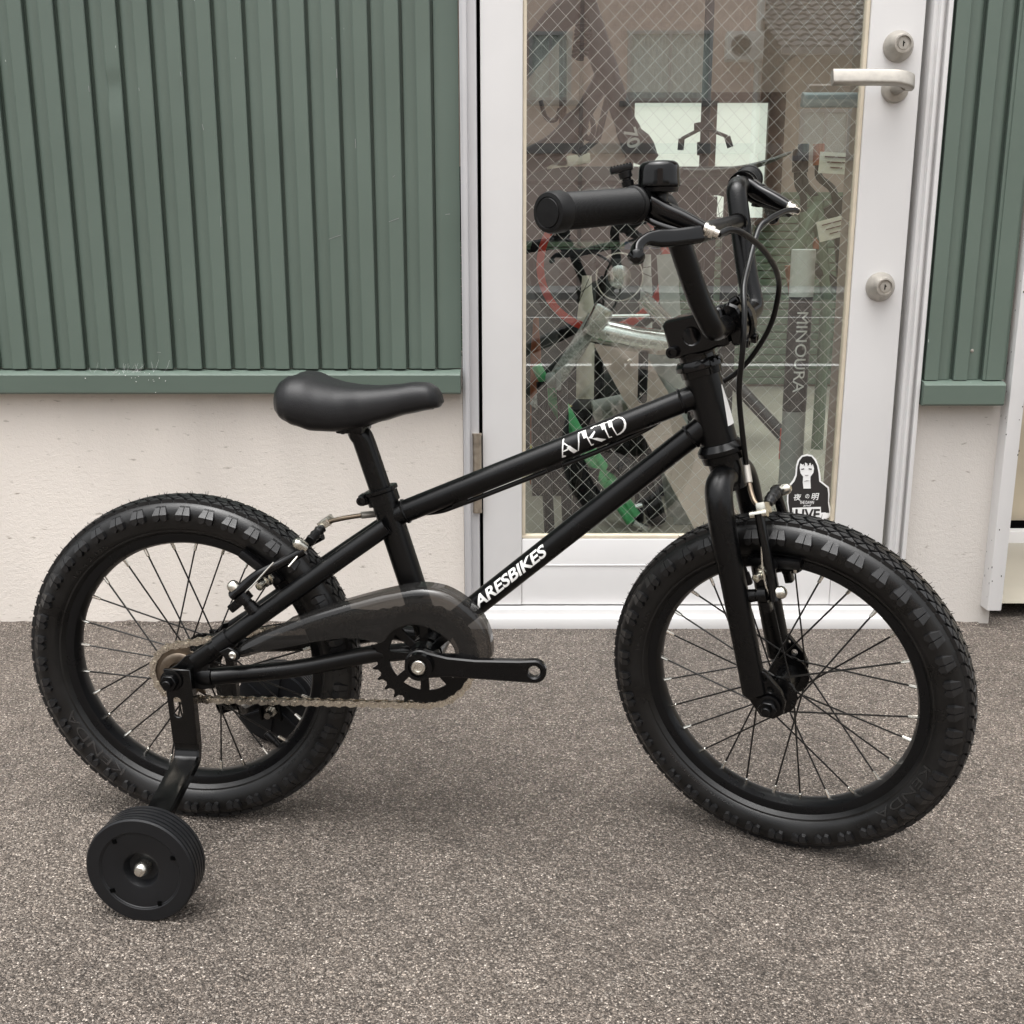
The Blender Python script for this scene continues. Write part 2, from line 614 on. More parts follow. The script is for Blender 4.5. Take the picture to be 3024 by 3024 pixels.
STEP = (at(821.7, 694.5, YS).x - at(105.5, 694.5, YS).x) / 13
zsl = at(400, 696, YS).z
rib0 = at(105.5, 694.5, YS).x - .0246     # right edge of a rib
first = rib0 - STEP * 46
dent = at(205, 165, YS)
siding(-3.2, XL - .001, first, STEP, -1, zsl, 'siding_sheet', [(dent.x, dent.z, .022, .006)])
zsr = at(1800, 717, YS).z
rr = at(1806, 640, YS).x
siding(XR + .001, XTE - .004, rr - STEP, STEP, 1, zsr, 'siding_sheet')
# corner flashing closing the siding next to the post
mb = MB(); mb.box((XTE - .016, YS + .004, (zsr + ZTOP) / 2), (.028, .012, ZTOP - zsr)); sp(mb, 'corner_flashing', 'siding_green')
# loose web of dust caught on the trim
mb = MB()
for i in range(26):
    c = at(240 + rng.gauss(0, 34), 701 + rng.random() * 2, YT - .001)
    e = c + V((rng.gauss(0, .012), rng.random() * .012, rng.random() * .025))
    mb.tube([c, (c + e) / 2 + V((0, .002, -.003)), e], .00012, 3)
for i in range(16):
    c = at(250 + rng.gauss(0, 40), 703 + abs(rng.gauss(0, 14)), YT - .0006)
    mb.box(c, (.0005 + rng.random() * .0010, .0012, .0005 + rng.random() * .0008), Matrix.Rotation(rng.random() * 3, 3, 'Y'))
tag(sp(mb, 'cobweb', 'sticker_white'), kind='stuff')

# white channel post by the next opening
YP = 1.843
mb = MB()
zb = at(1870, 1153, YP).z
c0 = at(1863, 1150, YP).x
c1 = at(1890.5, 1145, YP).x
mb.box(((c0 + c1) / 2, YP + .030, (zb + ZTOP) / 2), (c1 - c0, .060, ZTOP - zb), bev=.003)
mb.use('frame_white')
mb.use('dark_gap')
for i in range(34):                 # chipped paint
    z = zb + rng.random() ** 1.3 * .75
    mb.box((c0 + (.0005 if i % 3 else (c1 - c0) * rng.random()), YP + (rng.random() * .028 if i % 3 else -.0002), z), (.0012, .0012 if i % 3 else .0006, .001 + rng.random() * .003))
nb = len(mb.f) - 34 * 6
mb.m = [0] * nb + [1] * (34 * 6)
sp(mb, 'corner_post', 'frame_white')
# recessed opening beyond it: board and sill
mat('ply_board', (.46, .40, .30), .7, var=.2, vscale=5)
mb = MB(); mb.box((2.2, 2.40, .78), (2.8, .02, 1.42)); sp(mb, 'window_board', 'ply_board')
mb = MB(); mb.box((2.2, 2.385, .064), (2.8, .03, .014)); sp(mb, 'sill_gap', 'dark_gap')
mb = MB(); mb.box((2.2, 2.375, .027), (2.8, .07, .06), bev=.003); sp(mb, 'window_sill', 'frame_white')

# ---------------------------------------------------------------- door frame and door
xg0 = at(905, 500, YD).x        # leaf edges
xg1 = at(1716, 400, YD).x
xgl = at(994, 100, YD).x        # glass opening
xgr = at(1617, 300, YD).x
zgb = at(1200, 1011, YD).z
zrb = at(1300, 1141, YD).z
zt_ = 2.02
mb = MB()
mb.box(((XL + xg0) / 2 - .001, YF + .05, ZTOP / 2 + .02), (xg0 - XL - .004, .10, ZTOP - .04), bev=.002)
mb.box((XL + .0095, YF - .004, ZTOP / 2 + .02), (.0075, .012, ZTOP - .04), bev=.001)
sp(mb, 'frame_jamb', 'frame_silver')
mb = MB()
xa = xg1 + .003
mb.box(((xa + XR) / 2 + .004, YF + .05, ZTOP / 2 + .02), (XR - xa - .008, .10, ZTOP - .04), bev=.002)
mb.box((XR - .0045, YF - .006, ZTOP / 2 + .02), (.007, .014, ZTOP - .04), bev=.001)
mb.box((XR - .0165, YF - .004, ZTOP / 2 + .02), (.005, .012, ZTOP - .04), bev=.001)
mb.box((xa + .016, YF - .006, ZTOP / 2 + .02), (.004, .014, ZTOP - .04), bev=.001)
sp(mb, 'frame_jamb', 'frame_white')
mb = MB(); mb.box(((XL + XR) / 2, YF + .05, zt_ + .2), (XR - XL - .02, .09, .36)); sp(mb, 'frame_head', 'frame_white')
ztt = at(1300, 1150, 1.85).z
mb = MB()
mb.box(((XL + XR) / 2 + .005, 1.852 + .05, ztt / 2 - .005), (XR - XL - .005, .10, ztt + .01), bev=.002)
mb.box(((XL + XR) / 2 + .005, 1.848, .009), (XR - XL, .012, .022), bev=.002)
sp(mb, 'threshold', 'frame_white')
mb = MB(); mb.box(((xg0 + xg1) / 2, YD + .03, (ztt + zrb) / 2), (xg1 - xg0 + .02, .02, zrb - ztt + .004)); sp(mb, 'door_gap_shade', 'dark_gap')  # black strip stands for the shade in the gap under the leaf
mb = MB(); mb.box((xg0 - .001, YD + .03, ZTOP / 2), (.012, .02, ZTOP - .1)); sp(mb, 'jamb_gap_shade', 'dark_gap')  # shade of the hinge-side gap, put in as a black bar

door = link('door', None, shop)
tag(door, 'white aluminium door with a tall wired glass pane')


def dp(mb, name, m, angle=35):
    for i, p in enumerate(mb.v):
        mb.v[i] = p - V((0, YW, 0))
    return mb.build(name, m, door, angle)


def stile(x0, x1, name, m):
    b = MB(); b.box(((x0 + x1) / 2, YD + .018, (zrb + zt_) / 2), (x1 - x0, .036, zt_ - zrb), bev=.0025)
    return dp(b, name, m)


G = .0065                        # gasket width
stile(xg0 + .003, xgl - G, 'stile', 'frame_white')
stile(xgr + G, xg1, 'stile', 'frame_white')
b = MB(); b.box(((xgl + xgr) / 2, YD + .019, (zrb + zgb - G) / 2), (xgr - xgl + 2 * G - .001, .034, zgb - G - zrb), bev=.0015)
b.box(((xgl + xgr) / 2, YD + .003, zrb + .075), (xgr - xgl + 2 * G - .003, .005, .0015))
dp(b, 'bottom_rail', 'frame_white')
b = MB(); b.box(((xgl + xgr) / 2, YD + .019, zt_ - .05), (xgr - xgl + 2 * G - .001, .034, .10)); dp(b, 'top_rail', 'frame_white')
for (x0, x1, z0, z1) in ((xgl - G + .0005, xgl, zgb, zt_ - .1), (xgr, xgr + G - .0005, zgb, zt_ - .1), (xgl - G + .0005, xgr + G - .0005, zgb - G + .0005, zgb)):
    b = MB(); b.box(((x0 + x1) / 2, YD + .012, (z0 + z1) / 2), (x1 - x0, .016, z1 - z0), bev=.001); dp(b, 'gasket', 'gasket')
b = MB(); b.box(((xgl + xgr) / 2, YG, (zgb + zt_ - .1) / 2), (xgr - xgl + .008, .006, zt_ - .1 - zgb + .008)); dp(b, 'pane', 'wired_glass')
# wire lattice inside the glass: diamonds 26 mm wide
b = MB()
z0, z1, x0, x1 = zgb, zt_ - .1, xgl, xgr
dxw, dzw = .0269, .0273
sl = dzw / dxw
n0 = int((z1 - z0) / dzw) + 3
for i in range(-n0, int((x1 - x0) / dxw) + n0):
    for sg in (1, -1):
        xs0 = x0 + .010 + i * dxw
        # z = z0 + sg*(x-xs0)*sl  clipped to the pane
        pts = []
        for (xx, zz) in ((x0, z0 + sg * (x0 - xs0) * sl), (x1, z0 + sg * (x1 - xs0) * sl), (xs0, z0), (xs0 + sg * (z1 - z0) / sl, z1)):
            if x0 - 1e-6 <= xx <= x1 + 1e-6 and z0 - 1e-6 <= zz <= z1 + 1e-6:
                pts.append(V((xx, YG + (.0006 if sg > 0 else -.0004), zz)))
        if len(pts) >= 2:
            pts.sort(key=lambda p: p.x)
            if (pts[-1] - pts[0]).length > .01:
                b.tube([pts[0], pts[-1]], .00032, 4, cap=False)
tag(dp(b, 'wire_mesh', 'wire'), kind='stuff')


def lock(x, z):
    b = MB()
    b.lathe([(0, .0245), (.004, .0245), (.007, .0235), (.026, .0155), (.0275, .0145), (.0278, .012), (.0245, .0115), (.0245, .0085), (.0258, .0083), (.0258, 0)], (x, YD, z), (0, -1, 0), 36)
    b.use('dark_gap')
    b.box((x, YD - .0258, z), (.0016, .001, .0085))
    b.box((x + .0012, YD - .0258, z + .0015), (.0028, .001, .0016))
    if b.mats and len(b.mats) == 1:
        b.mats = ['lock_metal', 'dark_gap']
        nf = len(b.f)
        b.m = [0] * (nf - 12) + [1] * 12
    dp(b, 'lock', 'lock_metal', 30)


p1 = at(1694, 88, YD); lock(p1.x, p1.z)
p2 = at(1660, 541, YD); lock(p2.x, p2.z)


def lever(y0, s, name, z, x, xt, m):
    b = MB()
    b.lathe([(0, .0225), (.003, .0225), (.007, .021), (.009, .012)], (x, y0, z), (0, s, 0), 32)
    b.lathe([(.006, .0105), (.05, .0095)], (x, y0, z), (0, s, 0), 24)
    pts = cat_rom([(x + .006, y0 + s * .046, z + .001), (x + .004, y0 + s * .056, z + .003), (x - .012, y0 + s * .060, z + .007), (x - .04, y0 + s * .060, z + .0085), (xt, y0 + s * .060, z + .0085)], 6)
    b.tube(pts, [(.0118, .0075)] * len(pts), 24, flat=(0, 0, 1), sq=.35)
    return dp(b, name, m, 50)


pr_ = at(1688, 168, YD)
lever(YD, -1, 'lever_handle', pr_.z, pr_.x, at(1570, 150, YD - .06).x, 'lock_metal')
mat('lever_inner', (.40, .44, .47), .35, metal=.3)
li = at(1516, 187, YG + .07)
lever(YG + .02, 1, 'inner_lever', li.z - .0085, pr_.x, li.x, 'lever_inner')
# hinge barrel on the frame side
h0, h1 = at(901, 965, YD - .008), at(901, 820, YD - .008)
b = MB()
b.lathe([(0, .0078), (h1.z - h0.z, .0078)], (h0.x, YD - .006, h0.z), (0, 0, 1), 20)
b.lathe([(0, .0084), (.004, .0084)], (h0.x, YD - .006, h0.z - .002), (0, 0, 1), 20)
b.lathe([(0, .0084), (.004, .0084)], (h0.x, YD - .006, h1.z - .002), (0, 0, 1), 20)
dp(b, 'hinge', 'hinge_metal')


# ---------------------------------------------------------------- sticker on the pane
def sticker():
    YK = YG - .0034
    def q(x, y):                     # pixel of the enlarged crop -> glass plane
        p = at((2124 + x / 1.932) / 1.56522, (900 + y / 1.932) / 1.56522, YK)
        return (p.x, p.z)
    M = Matrix(((1, 0, 0, 0), (0, 0, -1, -YW), (0, 1, 0, 0), (0, 0, 0, 1)))
    def lay(poly, k, m, holes=()):
        b = MB()
        b.prism([q(*p) for p in poly], .0003, Matrix.Translation((0, YK - .00042 * k - YW, 0)) @ Matrix(((1, 0, 0, 0), (0, 0, -1, 0), (0, 1, 0, 0), (0, 0, 0, 1))))
        return b.mesh('sticker', m)
    layers = [
        ('sticker_white', [(500, 852), (470, 860), (448, 885), (438, 920), (434, 970), (420, 1000), (400, 1025), (396, 1050), (388, 1080), (386, 1120), (392, 1160), (398, 1190), (412, 1230), (560, 1240), (600, 1228), (625, 1215), (638, 1195), (634, 1160), (626, 1120), (630, 1080), (626, 1040), (600, 1020), (580, 1005), (576, 960), (566, 915), (552, 880), (530, 858)]),
        ('sticker_black', [(500, 862), (474, 868), (456, 892), (446, 925), (442, 975), (430, 1006), (408, 1032), (400, 1056), (394, 1090), (394, 1130), (402, 1190), (414, 1222), (560, 1230), (578, 1190), (606, 1188), (628, 1186), (620, 1130), (621, 1080), (617, 1046), (594, 1026), (570, 1008), (566, 960), (558, 918), (544, 888), (526, 866)]),
        ('sticker_white', [(458, 930), (462, 905), (476, 912), (490, 900), (505, 908), (520, 902), (534, 912), (540, 932), (536, 958), (520, 980), (519, 1002), (522, 1048), (480, 1048), (476, 1012), (478, 980), (464, 962)]),
        ('sticker_white', [(415, 1158), (578, 1152), (580, 1186), (604, 1184), (626, 1194), (620, 1212), (596, 1222), (560, 1226), (418, 1224)]),
    ]
    obs = [(m, lay(p, k, m)) for k, (m, p) in enumerate(layers)]
    feats = []
    for (p, m) in (([(480, 870), (486, 868), (488, 914), (482, 918)], 'sticker_black'), ([(500, 866), (507, 866), (512, 912), (503, 918)], 'sticker_black'),
                   ([(522, 868), (530, 872), (528, 918), (521, 910)], 'sticker_black'), ([(466, 936), (482, 932), (484, 938), (468, 941)], 'sticker_black'),
                   ([(508, 932), (526, 934), (526, 940), (510, 938)], 'sticker_black'), ([(488, 970), (508, 969), (506, 974), (490, 975)], 'sticker_grey'),
                   ([(478, 1008), (498, 1000), (518, 1004), (498, 1006)], 'sticker_grey')):
        feats.append((m, lay(p, 4, m)))
    b = MB()
    for (m, me) in obs + feats:
        b.use(m)
        b.add([v.co for v in me.vertices], [tuple(f.vertices) for f in me.polygons])
        bpy.data.meshes.remove(me)
    b.build('sticker', 'sticker_white', door)

    def word(txt, x0, x1, y0, y1, k, m, bold=.01, shear=0):
        bm = text_mesh(txt, 1, bold, shear)
        a, c = q(x0, y1), q(x1, y0)
        fit_bm(bm, a[0], c[0], a[1], c[1])
        bb = MB()
        bb.bm(bm, Matrix(((1, 0, 0, 0), (0, 0, -1, YK - .00042 * k - .0002 - YW), (0, 1, 0, 0), (0, 0, 0, 1))))
        bb.build('lettering', m, door)
    word('夜', 422, 468, 1078, 1116, 2, 'sticker_white', .012, .15)
    word('の', 490, 514, 1080, 1104, 2, 'sticker_white', .012)
    word('明', 524, 570, 1074, 1114, 2, 'sticker_white', .012, .15)
    word('THE DAWN', 458, 540, 1118, 1136, 2, 'sticker_white', .012)
    word('and', 478, 524, 1138, 1150, 2, 'sticker_white', .01, .3)
    word('LIVE', 430, 574, 1164, 1222, 4, 'sticker_black', .025)


sticker()

# ================================================================== BICYCLE
YAW, STEER, TILT = .1159, .4048, .2865
RW = .1976                       # wheel radius over the tread
BX = thing('bicycle', 'matte black child\'s bicycle with stabilisers and white lettering on its tubes', 'bicycle', loc=(-.3706, 1.1798, -.0012), rz=-YAW)


def b3(s, h, off=0):
    return V((s, -off, h))


SAX = .5838
AX = V((-math.sin(TILT), 0, math.cos(TILT)))
HP = V((SAX, 0, .4982))
MS = Matrix.Translation(HP) @ Matrix.Rotation(-STEER, 4, AX) @ Matrix(((math.cos(TILT), 0, -math.sin(TILT), 0), (0, 1, 0, 0), (math.sin(TILT), 0, math.cos(TILT), 0), (0, 0, 0, 1)))


def s3(F, W, A):
    return V((F, -W, A))


TYP = [(.0125, .1545), (.0165, .1580), (.0170, .1600), (.0180, .1606), (.0210, .1655), (.0232, .1715), (.0238, .1765), (.0230, .1820), (.0205, .1868), (.0168, .1906), (.0150, .1914), (.0146, .1924), (.0080, .1944), (0, .1950)]


def tyre_pt(u):
    """u 0..1 from bead to crown on one side"""
    k = min(len(TYP) - 1.0001, u * (len(TYP) - 1))
    i = int(k); t = k - i
    return (TYP[i][0] * (1 - t) + TYP[i + 1][0] * t, TYP[i][1] * (1 - t) + TYP[i + 1][1] * t)


def pol(r, a, y):
    return V((r * math.sin(a), y, r * math.cos(a)))


# ---- shared wheel meshes
NSEG = 144
prof = [(-w_, r_) for (w_, r_) in TYP] + [(w_, r_) for (w_, r_) in reversed(TYP[:-1])]
b = MB(); b.lathe(prof + [(.011, .1535), (-.011, .1535)], (0, 0, 0), (0, 1, 0), NSEG, close=True)
ME_TYRE = b.mesh('tyre', 'rubber', 28)
b = MB()
b.lathe([(-.0125, .1585), (-.0132, .1580), (-.0132, .1568), (-.0122, .1555), (-.0122, .1470), (-.0112, .1445), (-.006, .1420), (0, .1414), (.006, .1420), (.0112, .1445), (.0122, .1470), (.0122, .1555), (.0132, .1568), (.0132, .1580), (.0125, .1585), (.0105, .1575), (.010, .152), (-.010, .152), (-.0105, .1575)], (0, 0, 0), (0, 1, 0), NSEG, close=True)
ME_RIM = b.mesh('rim', 'rim_black', 30)


# side knob: block standing off the sidewall, split in two, notched on its face, roof sloping to the tread
def sw_at(r):
    for (w0, q0), (w1, q1) in zip(TYP, TYP[1:]):
        if q0 <= r <= q1:
            return w0 + (w1 - w0) * (r - q0) / max(1e-9, q1 - q0)
    return .0005


def knob_mesh(sgn):
    b = MB()
    for sd in (-1, 1):
        rm = .178
        Z = lambda mm, r, y: pol(r, sd * mm / 1000 / rm, sgn * y)
        yf = .0283
        face = [Z(.45, .1755, yf), Z(4.2, .1722, yf - .0006), Z(7.6, .1738, yf - .0004), Z(8.2, .1800, yf), Z(.45, .1800, yf)]
        root = [Z(.45, .1748, sw_at(.175) - .002), Z(4.2, .1712, sw_at(.172) - .002), Z(8.3, .1728, sw_at(.173) - .002), Z(9.0, .1805, sw_at(.180) - .002)]
        roof = [Z(5.3, .1888, sw_at(.1888) - .0004), Z(.45, .1888, sw_at(.1888) - .0004)]
        lip = [Z(5.6, .1872, sw_at(.1872) + .0016), Z(.45, .1872, sw_at(.1872) + .0016)]
        v = face + root + lip + roof          # 0-4, 5-8, 9-10, 11-12
        f = [(0, 1, 2, 3, 4), (4, 3, 9, 10), (10, 9, 11, 12), (0, 5, 6, 1), (1, 6, 7, 2), (2, 7, 8, 3), (3, 8, 11, 9), (0, 4, 10, 12, 5)]
        b.add(v, f)
    return b.mesh('tread_knob', 'knob_rubber', 12)


ME_KNOB = {s: knob_mesh(s) for s in (-1, 1)}


def tread_mesh(seed):
    rg = random.Random(seed)
    b = MB()
    n = 84
    st = 2 * PI / n
    RB, RT = .1930, .1978
    def crown(y, base):
        return base - (abs(y) / .0165) ** 2 * .0030
    def blk(pts, lift=0):
        t = [pol(crown(y, RT) + lift, a, y) for (a, y) in pts]
        ca = sum(a for a, y in pts) / len(pts); cy = sum(y for a, y in pts) / len(pts)
        o = [pol(crown(y, RB) - .0012, ca + (a - ca) * 1.10, cy + (y - cy) * 1.08) for (a, y) in pts]
        m = len(pts)
        b.add(t + o, [tuple(range(m))] + [(i, (i + 1) % m, m + (i + 1) % m, m + i) for i in range(m)])
    for i in range(n):
        a = i * st
        for sg in (1, -1):
            # chevron blocks off the centre line
            blk([(a - .42 * st, sg * .0006), (a + .30 * st, sg * .0006), (a + .62 * st, sg * .0060), (a - .10 * st, sg * .0060)])
            # diamonds
            blk([(a + .05 * st, sg * .0092), (a + .47 * st, sg * .0066), (a + .90 * st, sg * .0092), (a + .47 * st, sg * .0124)], -.0003)
            # edge triangles
            blk([(a - .42 * st, sg * .0156), (a - .02 * st, sg * .0104), (a + .40 * st, sg * .0156)], .0002)
            # moulding hairs
            for (f, y) in ((rg.random(), .0154), (rg.random(), .010)):
                if rg.random() < .75:
                    aa = a + f * st
                    p = pol(crown(y, RT) - .0004, aa, sg * y)
                    tip = pol(crown(y, RT) + .0016 + rg.random() * .0030, aa + rg.gauss(0, .004), sg * (y + rg.gauss(0, .0005)))
                    b.tube([p, tip], [.00042, .0002], 4)
    return b.mesh('tread', 'knob_rubber', 20)


ME_TREAD = tread_mesh(3)


def emboss(txt, ac, r0, r1, sgn, size_deg, flip, name):
    """raised letters on the sidewall, centred on angle ac (clockwise from the top seen from the near side)"""
    bm = text_mesh(txt, 1, .0)
    L = R(size_deg)
    fit_bm(bm, -L / 2, L / 2, 0, 1)
    slice_bm(bm, L / 30, 0); slice_bm(bm, .34, 1)
    b = MB()
    vs = []
    for q in bm.verts:
        u = q.co.x; v_ = q.co.y
        if flip:
            u, v_ = -u, 1 - v_
        r = r0 + (r1 - r0) * v_
        for (w0, q0), (w1, q1) in zip(TYP, TYP[1:]):
            if q0 <= r <= q1:
                sw = w0 + (w1 - w0) * (r - q0) / max(1e-9, q1 - q0)
        vs.append(pol(r, R(ac) + u, sgn * (sw + .0008)))
    bm.verts.index_update()
    b.add(vs, [tuple(q.index for q in f.verts) for f in bm.faces])
    bm.free()
    return b.mesh(name, 'moulded_letter', 60)


def spoke_mesh(side, dirn):
    """from the flange hole to the rim for a spoke whose nipple sits at angle 0"""
    ha = dirn * R(70)
    p0 = pol(.0195, ha, side * .026)
    p1 = pol(.1425, 0, side * .002)
    d = (p1 - p0).normalized()
    b = MB(); b.use('spoke_black')
    b.tube([p0, p1 - d * .006], .00102, 6)
    b.tube([p0 + V((0, side * .0035, 0)), p0], .0011, 5)
    b.use('silver')
    b.tube([p1 - d * .0105, p1 - d * .0098, p1 - d * .004, p1 + d * .001], [.0011, .0018, .0020, .0022], 8)
    return b.mesh('spoke', 'spoke_black')


ME_SPOKE = {(s, d): spoke_mesh(s, d) for s in (-1, 1) for d in (-1, 1)}


def wheel(M, phase, kn_phase, front):
    wh = link('wheel', None, BX, M)
    tag(wh, 'front wheel turned towards the rider\'s right hand' if front else 'rear wheel with chain sprocket and freewheel')
    link('tyre', ME_TYRE, wh); link('rim', ME_RIM, wh)
    tag(link('tread', ME_TREAD, wh, Matrix.Rotation(phase, 4, 'Y')), kind='stuff')
    for k in range(42):
        for s in (-1, 1):
            link('tread_knob', ME_KNOB[s], wh, Matrix.Rotation(2 * PI * (k + kn_phase) / 42, 4, 'Y'))
    for i in range(28):
        side = 1 if i % 2 else -1
        dirn = 1 if (i // 2) % 2 else -1
        link('spoke', ME_SPOKE[(side, dirn)], wh, Matrix.Rotation(2 * PI * i / 28 + phase, 4, 'Y'))
    b = MB()
    fl = [(-.050, .0048), (-.036, .0050), (-.0355, .010), (-.0300, .0125), (-.0275, .0225), (-.0245, .0228), (-.0235, .0135), (0, .0120)]
    b.lathe(fl + [(-x, r) for (x, r) in reversed(fl[:-1])], (0, 0, 0), (0, 1, 0), 36)
    b.build('hub', 'satin_black', wh)
    if front:
        for (ac, txt, dg, fl_, r0, r1) in ((155, 'KENDA', 30, False, .1622, .1702), (245, '40 P.S.I. (280 kPa) MAX', 34, True, .1625, .1655), (318, '16 x 2.125', 18, False, .1625, .1660)):
            link('lettering', emboss(txt, ac, r0, r1, -1, dg, fl_, 'lettering'), wh)
    else:
        for (ac, txt, dg, fl_, r0, r1) in ((230, 'KENDA', 34, False, .1618, .1705), (318, '16 x 2.125', 20, False, .1620, .1660), (130, 'INFLATE TO 40 P.S.I.', 26, True, .1620, .1650)):
            link('lettering', emboss(txt, ac, r0, r1, -1, dg, fl_, 'lettering'), wh)
    # tube valve
    va = R(12) if front else R(138)
    b = MB()
    ax = V((math.sin(va), 0, math.cos(va)))
    b.lathe([(.1425, .0034), (.134, .0034), (.1335, .0046), (.1215, .0050), (.1200, .0040)], (0, 0, 0), ax, 12)
    b.build('valve', 'plastic_black', wh)
    return wh


LW = .3138
wheel(Matrix.Translation(b3(0, RW)), R(4.5), .3, False)
wheel(MS @ Matrix.Translation(s3(.0014, 0, -LW)) @ Matrix.Rotation(-TILT, 4, 'Y'), R(-4), .55, True)

# ---- frame
BB = (.2812, .2287)
TT0, TT1 = b3(.282, .3939), b3(.5543, .5091)
DT0, DT1 = b3(.3275, .272), b3(.544, .4551)
tdir, ddir = (TT1 - TT0).normalized(), (DT1 - DT0).normalized()
ST0, ST1 = b3(BB[0], BB[1]), b3(.2285, .402)
sdir = (ST1 - ST0).normalized()
b = MB()
def along(p, d, s):                      # point on a line at bike x = s
    return p + d * ((s - p.x) / d.x)
b.tube([along(TT0, tdir, .236), along(TT0, tdir, .565)], .0127, 24)
b.tube([along(DT0, ddir, .283), along(DT0, ddir, .578)], .0127, 24)
b.tube([ST0, ST1], .0148, 24)
b.tube([HP + AX * -.0375, HP + AX * .0415], .0190, 28)
b.lathe([(-.034, .0185), (.034, .0185)], b3(*BB), (0, 1, 0), 28)
# weld beads
def bead(c, ax, r, n=26, rr=.0016):
    a = ax.orthogonal().normalized(); e = ax.cross(a)
    pts = [c + (a * math.cos(2 * PI * k / n) + e * math.sin(2 * PI * k / n)) * (r + .0006 * math.sin(k * 2.9)) for k in range(n + 1)]
    b.tube(pts, [rr * (1 + .25 * math.sin(k * 1.9)) for k in range(n + 1)], 6)
bead(along(TT0, tdir, .2545), tdir, .0128)
bead(along(TT0, tdir, .5525), tdir, .0128)
bead(along(DT0, ddir, .5632), ddir, .0128)
bead(along(DT0, ddir, .302), ddir, .0128)
fr_ob = b.build('frame', 'matte_black', BX, 40)
# stays
for sg in (1, -1):
    b = MB()
    pts = cat_rom([b3(.2370, .3690, sg * .0205), b3(.19, .3357, sg * .0300), b3(.138, .2985, sg * .0400), b3(.085, .2600, sg * .0475), b3(.0450, .2305, sg * .0525)], 6)
    b.tube(pts, .0102, 18)
    b.tube([pts[-1], pts[-1] + (pts[-1] - pts[-4]).normalized() * .028], [(.0104, .0104), (.0112, .0040)], 18, flat=(.55, 0, -.8))
    bmk = MB()
    b.build('seat_stay', 'matte_black', BX, 40)
    b = MB()
    pts = cat_rom([b3(.272, .229, sg * .024), b3(.245, .2275, sg * .031), b3(.2193, .2265, sg * .0365), b3(.135, .2085, sg * .0435), b3(.0600, .2000, sg * .0505), b3(.042, .1985, sg * .0535)], 6)
    b.tube(pts, .0098, 18)
    b.tube([pts[-1], pts[-1] + V((-.022, 0, -.002))], [(.0098, .0098), (.0108, .0035)], 18, flat=(0, 0, 1))
    b.build('chain_stay', 'matte_black', BX, 40)
    # dropout
    b = MB()
    ol = [(-.012, .193), (-.010, .205), (.002, .212), (.013, .223), (.030, .228), (.040, .222), (.038, .206), (.045, .199), (.045, .186), (.030, .184), (.010, .186), (-.006, .187)]
    Md = Matrix(((1, 0, 0, 0), (0, 0, -1, -sg * .0545), (0, 1, 0, 0), (0, 0, 0, 1)))
    b.prism(ol, .006, Md, ch=.0006)
    b.build('dropout', 'matte_black', BX)

# ---- lettering on the tubes
def wrap(verts, faces, o, d, r, name, parent, m):
    """verts: (mm along the tube, degrees round it, 0 = near side, 90 = top)"""
    n = V((0, -1, 0)); u = d.cross(n)
    if u.z < 0:
        u = -u
    b = MB()
    b.add([o + d * (t / 1000) + (n * math.cos(R(a)) + u * math.sin(R(a))) * (r + .00025) for (t, a) in verts], faces)
    me = b.mesh(name, m, 60)
    return link(name, me, parent)


bm = text_mesh('ARESBIKES', 1, .026, 0, spacing=.98)
fit_bm(bm, 11, 111.5, -15, 46)
for q in bm.verts:
    q.co.x += (q.co.y - 15) * .075
slice_bm(bm, 8, 1)
bm.verts.index_update()
wrap([(q.co.x, q.co.y) for q in bm.verts], [tuple(q.index for q in f.verts) for f in bm.faces], DT0, ddir, .0127, 'lettering', fr_ob, 'white_decal')
bm.free()
AK = [
    [(163.6, 55), (165.1, 54), (162.9, 29), (157.6, -23), (160.3, -31), (159.8, -37), (155.2, -35), (160.7, 23)],
    [(163.3, 35), (167.9, 6), (166.6, 3), (162.7, 28)], [(164.2, 4), (168.3, 9), (173.8, -31), (168.9, -36)],
    [(159.4, -3), (164.8, -1), (164.8, -8), (159, -8)], [(181.1, 57), (182.5, 56), (179.3, 8), (175, -32), (173.8, -32), (177.7, 6)],
    [(181.5, 57), (185.3, 56), (185, 49), (181.6, 49)], [(184.5, 56), (189.7, 56), (189, 17), (184.8, 14)],
    [(187.9, 18), (189.7, 17), (190.1, -25), (192.6, -26), (192.1, -32), (189.1, -33)], [(189.6, 9), (198.2, 32), (198.6, 24), (193, 1)],
    [(192.5, 2), (198.1, -4), (206.4, -28), (200.9, -32)], [(194.9, 55), (199.7, 59), (202.4, 55), (202.2, 50), (199.8, 54), (195.9, 46)],
    [(203, 54), (211.2, 54), (211.2, 50), (203.2, 49)], [(206, 54), (210.8, 55), (210.4, 23), (206.2, 20)],
    [(208.7, 22), (210.3, 23), (210.5, -23), (213.4, -25), (213, -30), (209.4, -28)], [(211.5, 52), (218.9, 53), (218.8, 49), (211.6, 47)],
    [(214.3, 54), (219.1, 54), (218, 19), (213.9, 18)], [(216.6, 19), (217.9, 19), (219.2, -28), (218.2, -32)],
    [(219.4, 52), (223.2, 58), (227, 55), (230.4, 44), (232.2, 27), (232.2, 7), (230.1, -12), (226.3, -25), (222.1, -32), (218.2, -32),
     (218.8, -26), (222, -23), (225.3, -17), (228.1, -7), (229.8, 7), (230.3, 24), (229.1, 39), (226.7, 48), (223.3, 51), (219.6, 46)]]
bm = bmesh.new()
for k, pl in enumerate(AK):
    vsx = [bm.verts.new((p[0], p[1], 0)) for p in pl]
    es = [bm.edges.new((vsx[i], vsx[(i + 1) % len(vsx)])) for i in range(len(vsx))]
    bmesh.ops.triangle_fill(bm, use_beauty=True, edges=es)
slice_bm(bm, 8, 1)
bm.verts.index_update()
